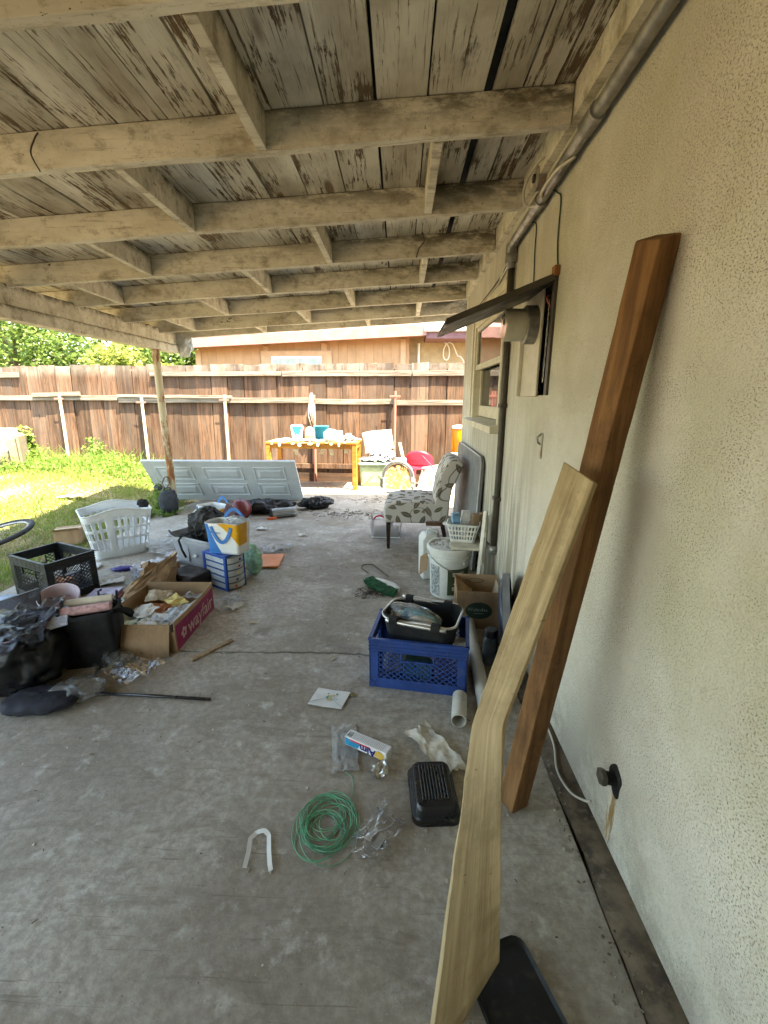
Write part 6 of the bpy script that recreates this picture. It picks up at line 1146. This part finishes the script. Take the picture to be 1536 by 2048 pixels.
# ---------------------------------------------------------------- patterned slipper chair
kl = NT('leaf print fabric', 'UV', rnd=False); uv = kl.v
base_c = kl.mix(kl.noise(220, 2, .5), (.42, .385, .34), (.51, .47, .42)); mask = None
for i, (sc, rot, loc) in enumerate(((7.2, .6, (0, 0, 0)), (6.0, 2.1, (3.3, 1.7, 0)))):
    vmap = kl.map((1, 1, 1), (0, 0, rot), uv, loc); kv = kl.n('ShaderNodeTexVoronoi'); kv.inputs['Scale'].default_value = sc; kv.inputs['Randomness'].default_value = .55; kl.l(vmap, kv.inputs['Vector'])
    sb = kl.n('ShaderNodeVectorMath'); sb.operation = 'SUBTRACT'; kl.l(vmap, sb.inputs[0]); kl.l(kv.outputs['Position'], sb.inputs[1])
    vr = kl.n('ShaderNodeVectorRotate'); vr.rotation_type = 'Z_AXIS'; kl.l(sb.outputs[0], vr.inputs['Vector']); sc_ = kl.n('ShaderNodeSeparateColor'); kl.l(kv.outputs['Color'], sc_.inputs[0]); kl.l(kl.math('MULTIPLY', sc_.outputs[0], 6.28), vr.inputs['Angle'])
    sx = kl.sep(vr.outputs[0]); hl = .060 if i == 0 else .048
    xx = kl.math('DIVIDE', sx[0], hl); x2 = kl.math('MULTIPLY', xx, xx); wid = kl.math('MULTIPLY', kl.math('SUBTRACT', 1., x2), .024 if i == 0 else .019)
    m_ = kl.math('GREATER_THAN', kl.math('SUBTRACT', wid, kl.math('ABSOLUTE', sx[1])), 0.)
    if i == 1: m_ = kl.math('MULTIPLY', m_, kl.math('GREATER_THAN', sc_.outputs[1], .35))
    vein = kl.math('LESS_THAN', kl.math('ABSOLUTE', sx[1]), .0016); m_ = kl.math('SUBTRACT', m_, kl.math('MULTIPLY', kl.math('MULTIPLY', m_, vein), .35))
    lc = kl.mix(sc_.outputs[2], (.085, .068, .052), (.17, .14, .105)) if i == 0 else (.12, .105, .06)
    base_c = kl.mix(m_, base_c, lc)
st = kl.noise(1, 1, .4, v=kl.map((2.4, 2.4, 1), (0, 0, .5), uv)); stem = kl.ramp(kl.math('ABSOLUTE', kl.math('SUBTRACT', st, .5)), .0025, .006, .8, 0); base_c = kl.mix(stem, base_c, (.075, .06, .048))
M_LEAFP = kl.out(base_c, .9, kl.bump(kl.noise(400, 2, .5, v=uv), .3, .002), spec=.15)
def uvbox(o):
    me = o.data; ul = me.uv_layers.new(name='UVMap')
    for p in me.polygons:
        n_ = p.normal; ax = max(range(3), key=lambda q: abs(n_[q]))
        for li in p.loop_indices:
            c = me.vertices[me.loops[li].vertex_index].co
            ul.data[li].uv = (c.y+.31, c.z) if ax == 0 else ((c.x+.13, c.z+.37) if ax == 1 else (c.x+.13, c.y+.62))
t = T('slipper_chair', 'armless chair upholstered in brown leaf print with dark legs', 'chair', (0, 3.95, 0), R(-2)); CW = .60
def rprism(poly, y0, y1, nm, bev):
    o = B().prism(poly, y0, y1, 'y').o(nm, M_LEAFP, t); uvbox(o); k = o.modifiers.new('bevel', 'BEVEL'); k.width = bev; k.segments = 4; k.limit_method = 'ANGLE'; k.angle_limit = R(50)
    o.data.polygons.foreach_set('use_smooth', [True]*len(o.data.polygons)); k.harden_normals = True; return o
rprism([(-.14, .265), (-.145, .40), (-.13, .44), (.0, .465), (.20, .47), (.40, .45), (.42, .26)], 0, CW, 'seat', .028)
bp = [(.31, .40), (.335, .52), (.345, .62), (.38, .74), (.43, .83), (.465, .855), (.515, .855), (.57, .835), (.578, .80), (.535, .70), (.485, .60), (.465, .48), (.455, .29), (.40, .27)]
rprism(bp, .005, CW-.005, 'backrest', .022)
M_LEGW = simple('dark espresso wood', (.022, .012, .008), .35, spec=.45, dirt=.1)
for x, y, dx in ((-.10, .04, 0), (-.10, CW-.04, 0), (.40, .05, .06), (.40, CW-.05, .06)):
    B().add([(x+a*.022, y+b_*.022, .268) for a, b_ in ((-1, -1), (1, -1), (1, 1), (-1, 1))]+[(x+dx+a*.014, y+b_*.014, 0) for a, b_ in ((-1, -1), (1, -1), (1, 1), (-1, 1))], [(0, 1, 2, 3), (7, 6, 5, 4), (0, 4, 5, 1), (1, 5, 6, 2), (2, 6, 7, 3), (3, 7, 4, 0)]).o('leg', M_LEGW, t, bevel=.003)
t = T('storage_bin', 'clear plastic bin with white lid on the floor beneath the patterned chair', 'bin', (-.30, 4.30, .0), R(-3)); M_CLB = clearfilm('cloudy bin plastic', op=.3, haze=.35, rough=.2); b = B(); b.grid(lambda u, v: (.165+rrect(u, .145+.025*v, .10+.02*v, 8)[0], .12+rrect(u, .145+.025*v, .10+.02*v, 8)[1], .012+.19*v), 60, 5, wrap=True); b.o('bin', M_CLB, t, smooth=True, auto=40)
B().box(.02, .31, .02, .22, 0, .016).o('base', M_WPL2, t, bevel=.006); r1 = [(.165+rrect(i/60, .175, .125, 8)[0], .12+rrect(i/60, .175, .125, 8)[1], .2) for i in range(60)]; B().tube(r1, .006, 6, closed=True).o('rim', M_CLB, t, smooth=True); B().box(.04, .29, .04, .2, .018, .085).o('contents', simple('beige contents', (.42, .33, .27), .8, var=.4, vs=15), t, bevel=.01)
o = B().tube([(-.20+.06*math.cos(a), 4.36, .17+.055*math.sin(a)) for a in np.linspace(.2, 3.3, 18)], .009, 8).o('red_handle', M_RED, None, smooth=True); tag(o, 'red curved handle inside the clear bin', 'hoop')  # red handle lying inside the clear bin
# ---------------------------------------------------------------- ball, bags, lamp by the door
M_DRED = simple('dark red ball skin', (.13, .014, .014), .4, spec=.45, var=.2, dirt=.3); t = T('ball', 'dark red ball resting against the white door', 'ball', (-1.87, 4.98, .12)); B().lathe([(.125*math.cos(a), .125*math.sin(a)) for a in np.linspace(-1.5707, 1.5707, 22)], 36, caps=False).o('skin', M_DRED, t, smooth=True); B().lathe([(.1258*math.cos(a), .1258*math.sin(a)) for a in np.linspace(-.05, .05, 3)], 36, RM(rot=(.5, .4, 0)), caps=False).o('seam', M_BLKF, t)
o = blob(.34, .13, .085, 80, 40, .24, 4, 141).o('trash_bag', M_TRASH, None, smooth=True, loc=(-1.66, 5.28, 0), rot=(0, 0, R(6))); tag(o, 'black plastic bag spread along the foot of the white door', 'trash bag'); o = blob(.20, .09, .075, 76, 38, .28, 4, 143).o('trash_bag', M_TRASH, None, smooth=True, loc=(-1.08, 5.52, 0), rot=(0, 0, R(14))); tag(o, 'crumpled black plastic bag at the corner of the white door', 'trash bag')
t = T('lamp_glass', 'clear cylinder holding a pale roll with orange clip on the slab', 'lamp', (-1.52, 5.02, .062), R(26)); hollow([(0, 0, 0), (.30, 0, 0)], .060, .003, 28).o('glass', M_CLB, t, smooth=True, auto=40); B().tube([(.01, 0, .006), (.27, 0, .006)], .05, 24).o('paper_roll', simple('pale green paper', (.50, .53, .46), .8), t, smooth=True, auto=40); B().tube([(-.012, 0, 0), (.004, 0, 0)], .063, 24).o('end_ring', M_BLKP, t, smooth=True, auto=40); B().box(-.06, .05, -.07, -.03, -.06, -.03).o('clip', simple('orange plastic', (.62, .12, .04), .4), t, bevel=.006)
t = T('canvas_bag', 'dark grey canvas bag slumped at the foot of the rusty post', 'bag', (-2.84, 5.19, 0), R(15)); M_CANV = simple('charcoal canvas', (.035, .038, .045), .85); blob(.105, .085, .145, 44, 30, .10, 3, 151, pw=2.6).o('body', M_CANV, t, smooth=True); B().tube([(-.05, 0, .27), (-.03, 0, .33), (.03, 0, .33), (.06, 0, .27)], .009, 8).o('handle', M_CANV, t, smooth=True); B().box(.02, .085, -.03, .04, .22, .30).o('collar', M_CANV, t, bevel=.015)
o = B().tube([(-2.92, 5.30, .44), (-2.95, 5.28, .36), (-2.90, 5.27, .30), (-2.86, 5.29, .36), (-2.885, 5.30, .45), (-2.92, 5.30, .44)], .012, 8).o('hose_loop', simple('grey brown hose', (.22, .17, .13), .7), None, smooth=True); tag(o, 'short loop of old hose tied to the rusty post', 'hose')
o = B().lathe([(.0, 0), (.055, 0), (.062, .012), (.055, .016), (0, .016)], 24, caps=False).o('plastic_lid', M_BLKP, None, loc=(-3.03, 5.35, .30), rot=(.5, .2, 0), smooth=True); tag(o, 'small black plastic lid caught in the weed by the post', 'saucer')  # loose plastic lid caught in the weed
for x, y, a, w_, m_, lb in ((-3.35, 5.02, .9, .26, simple('blue printed paper', (.36, .52, .60), .7), 'blue paper strip lying on the shaded grass'), (-4.35, 5.55, .3, .28, M_PAPER, 'white paper scrap on the grass near the shade edge'), (-3.25, 2.95, .2, .2, simple('pale blue paper', (.42, .52, .58), .7), 'pale blue paper beside the black crate on the lawn')):
    o = sheet(w_, .10, 14, 8, .02, 9, int(x*-100), .2).o('paper_scrap', m_, None, loc=(x, y, float(vgz(np.array([x]), np.array([y]))[0])+.045), rot=(.05, 0, a), solid=.001); tag(o, lb, 'paper')
o = blob(.11, .07, .14, 36, 24, .22, 3.4, 161).o('plastic_bag', simple('grey white bag plastic', (.50, .52, .53), .4), None, loc=(BX+.10, 5.86, 1.90)); tag(o, 'white plastic bag stuffed on the end of the roof beam', 'plastic bag')
# beige armchair on the weeds
M_BEI = simple('beige upholstery', (.17, .138, .096), .85, var=.12, dirt=.2, bump=.4, bs=14); gzz = .27; t = T('armchair', 'beige upholstered armchair slumped in the weeds by the fence', 'armchair', (-6.52, 7.05, gzz-.05), R(28))
def cush(x0, x1, y0, y1, z0, z1, nm, seed, rot=(0, 0, 0)):
    b = B(); cx_, cy_, cz_ = (x0+x1)/2, (y0+y1)/2, (z0+z1)/2; hx, hy, hz = (x1-x0)/2, (y1-y0)/2, (z1-z0)/2
    def fn(u, v):
        an = 2*math.pi*u; th_ = math.pi*(v-.5)*.995; d_ = (math.cos(an)*math.cos(th_), math.sin(an)*math.cos(th_), math.sin(th_)); p = [math.copysign(abs(q)**.3, q) for q in d_]; k = 1+.05*ridge((p[0]*1.2, p[1]*1.2, p[2]*1.2), 1.6, seed)-.03; return (p[0]*hx*k, p[1]*hy*k, p[2]*hz*k)
    b.grid(fn, 56, 36, wrap=True); b.o(nm, M_BEI, t, smooth=True, loc=(cx_, cy_, cz_), rot=rot)
cush(-.42, .18, -.30, .30, .10, .36, 'seat', 1); cush(-.44, .20, .16, .42, .15, .68, 'backrest', 2, (R(-14), 0, 0)); cush(.14, .26, -.34, .34, .05, .60, 'arm', 3); B().box(.262, .30, -.33, .33, -.02, .58).o('side_panel', M_BEI, t, bevel=.01); cush(-.62, -.42, -.34, .34, .05, .56, 'arm', 4)
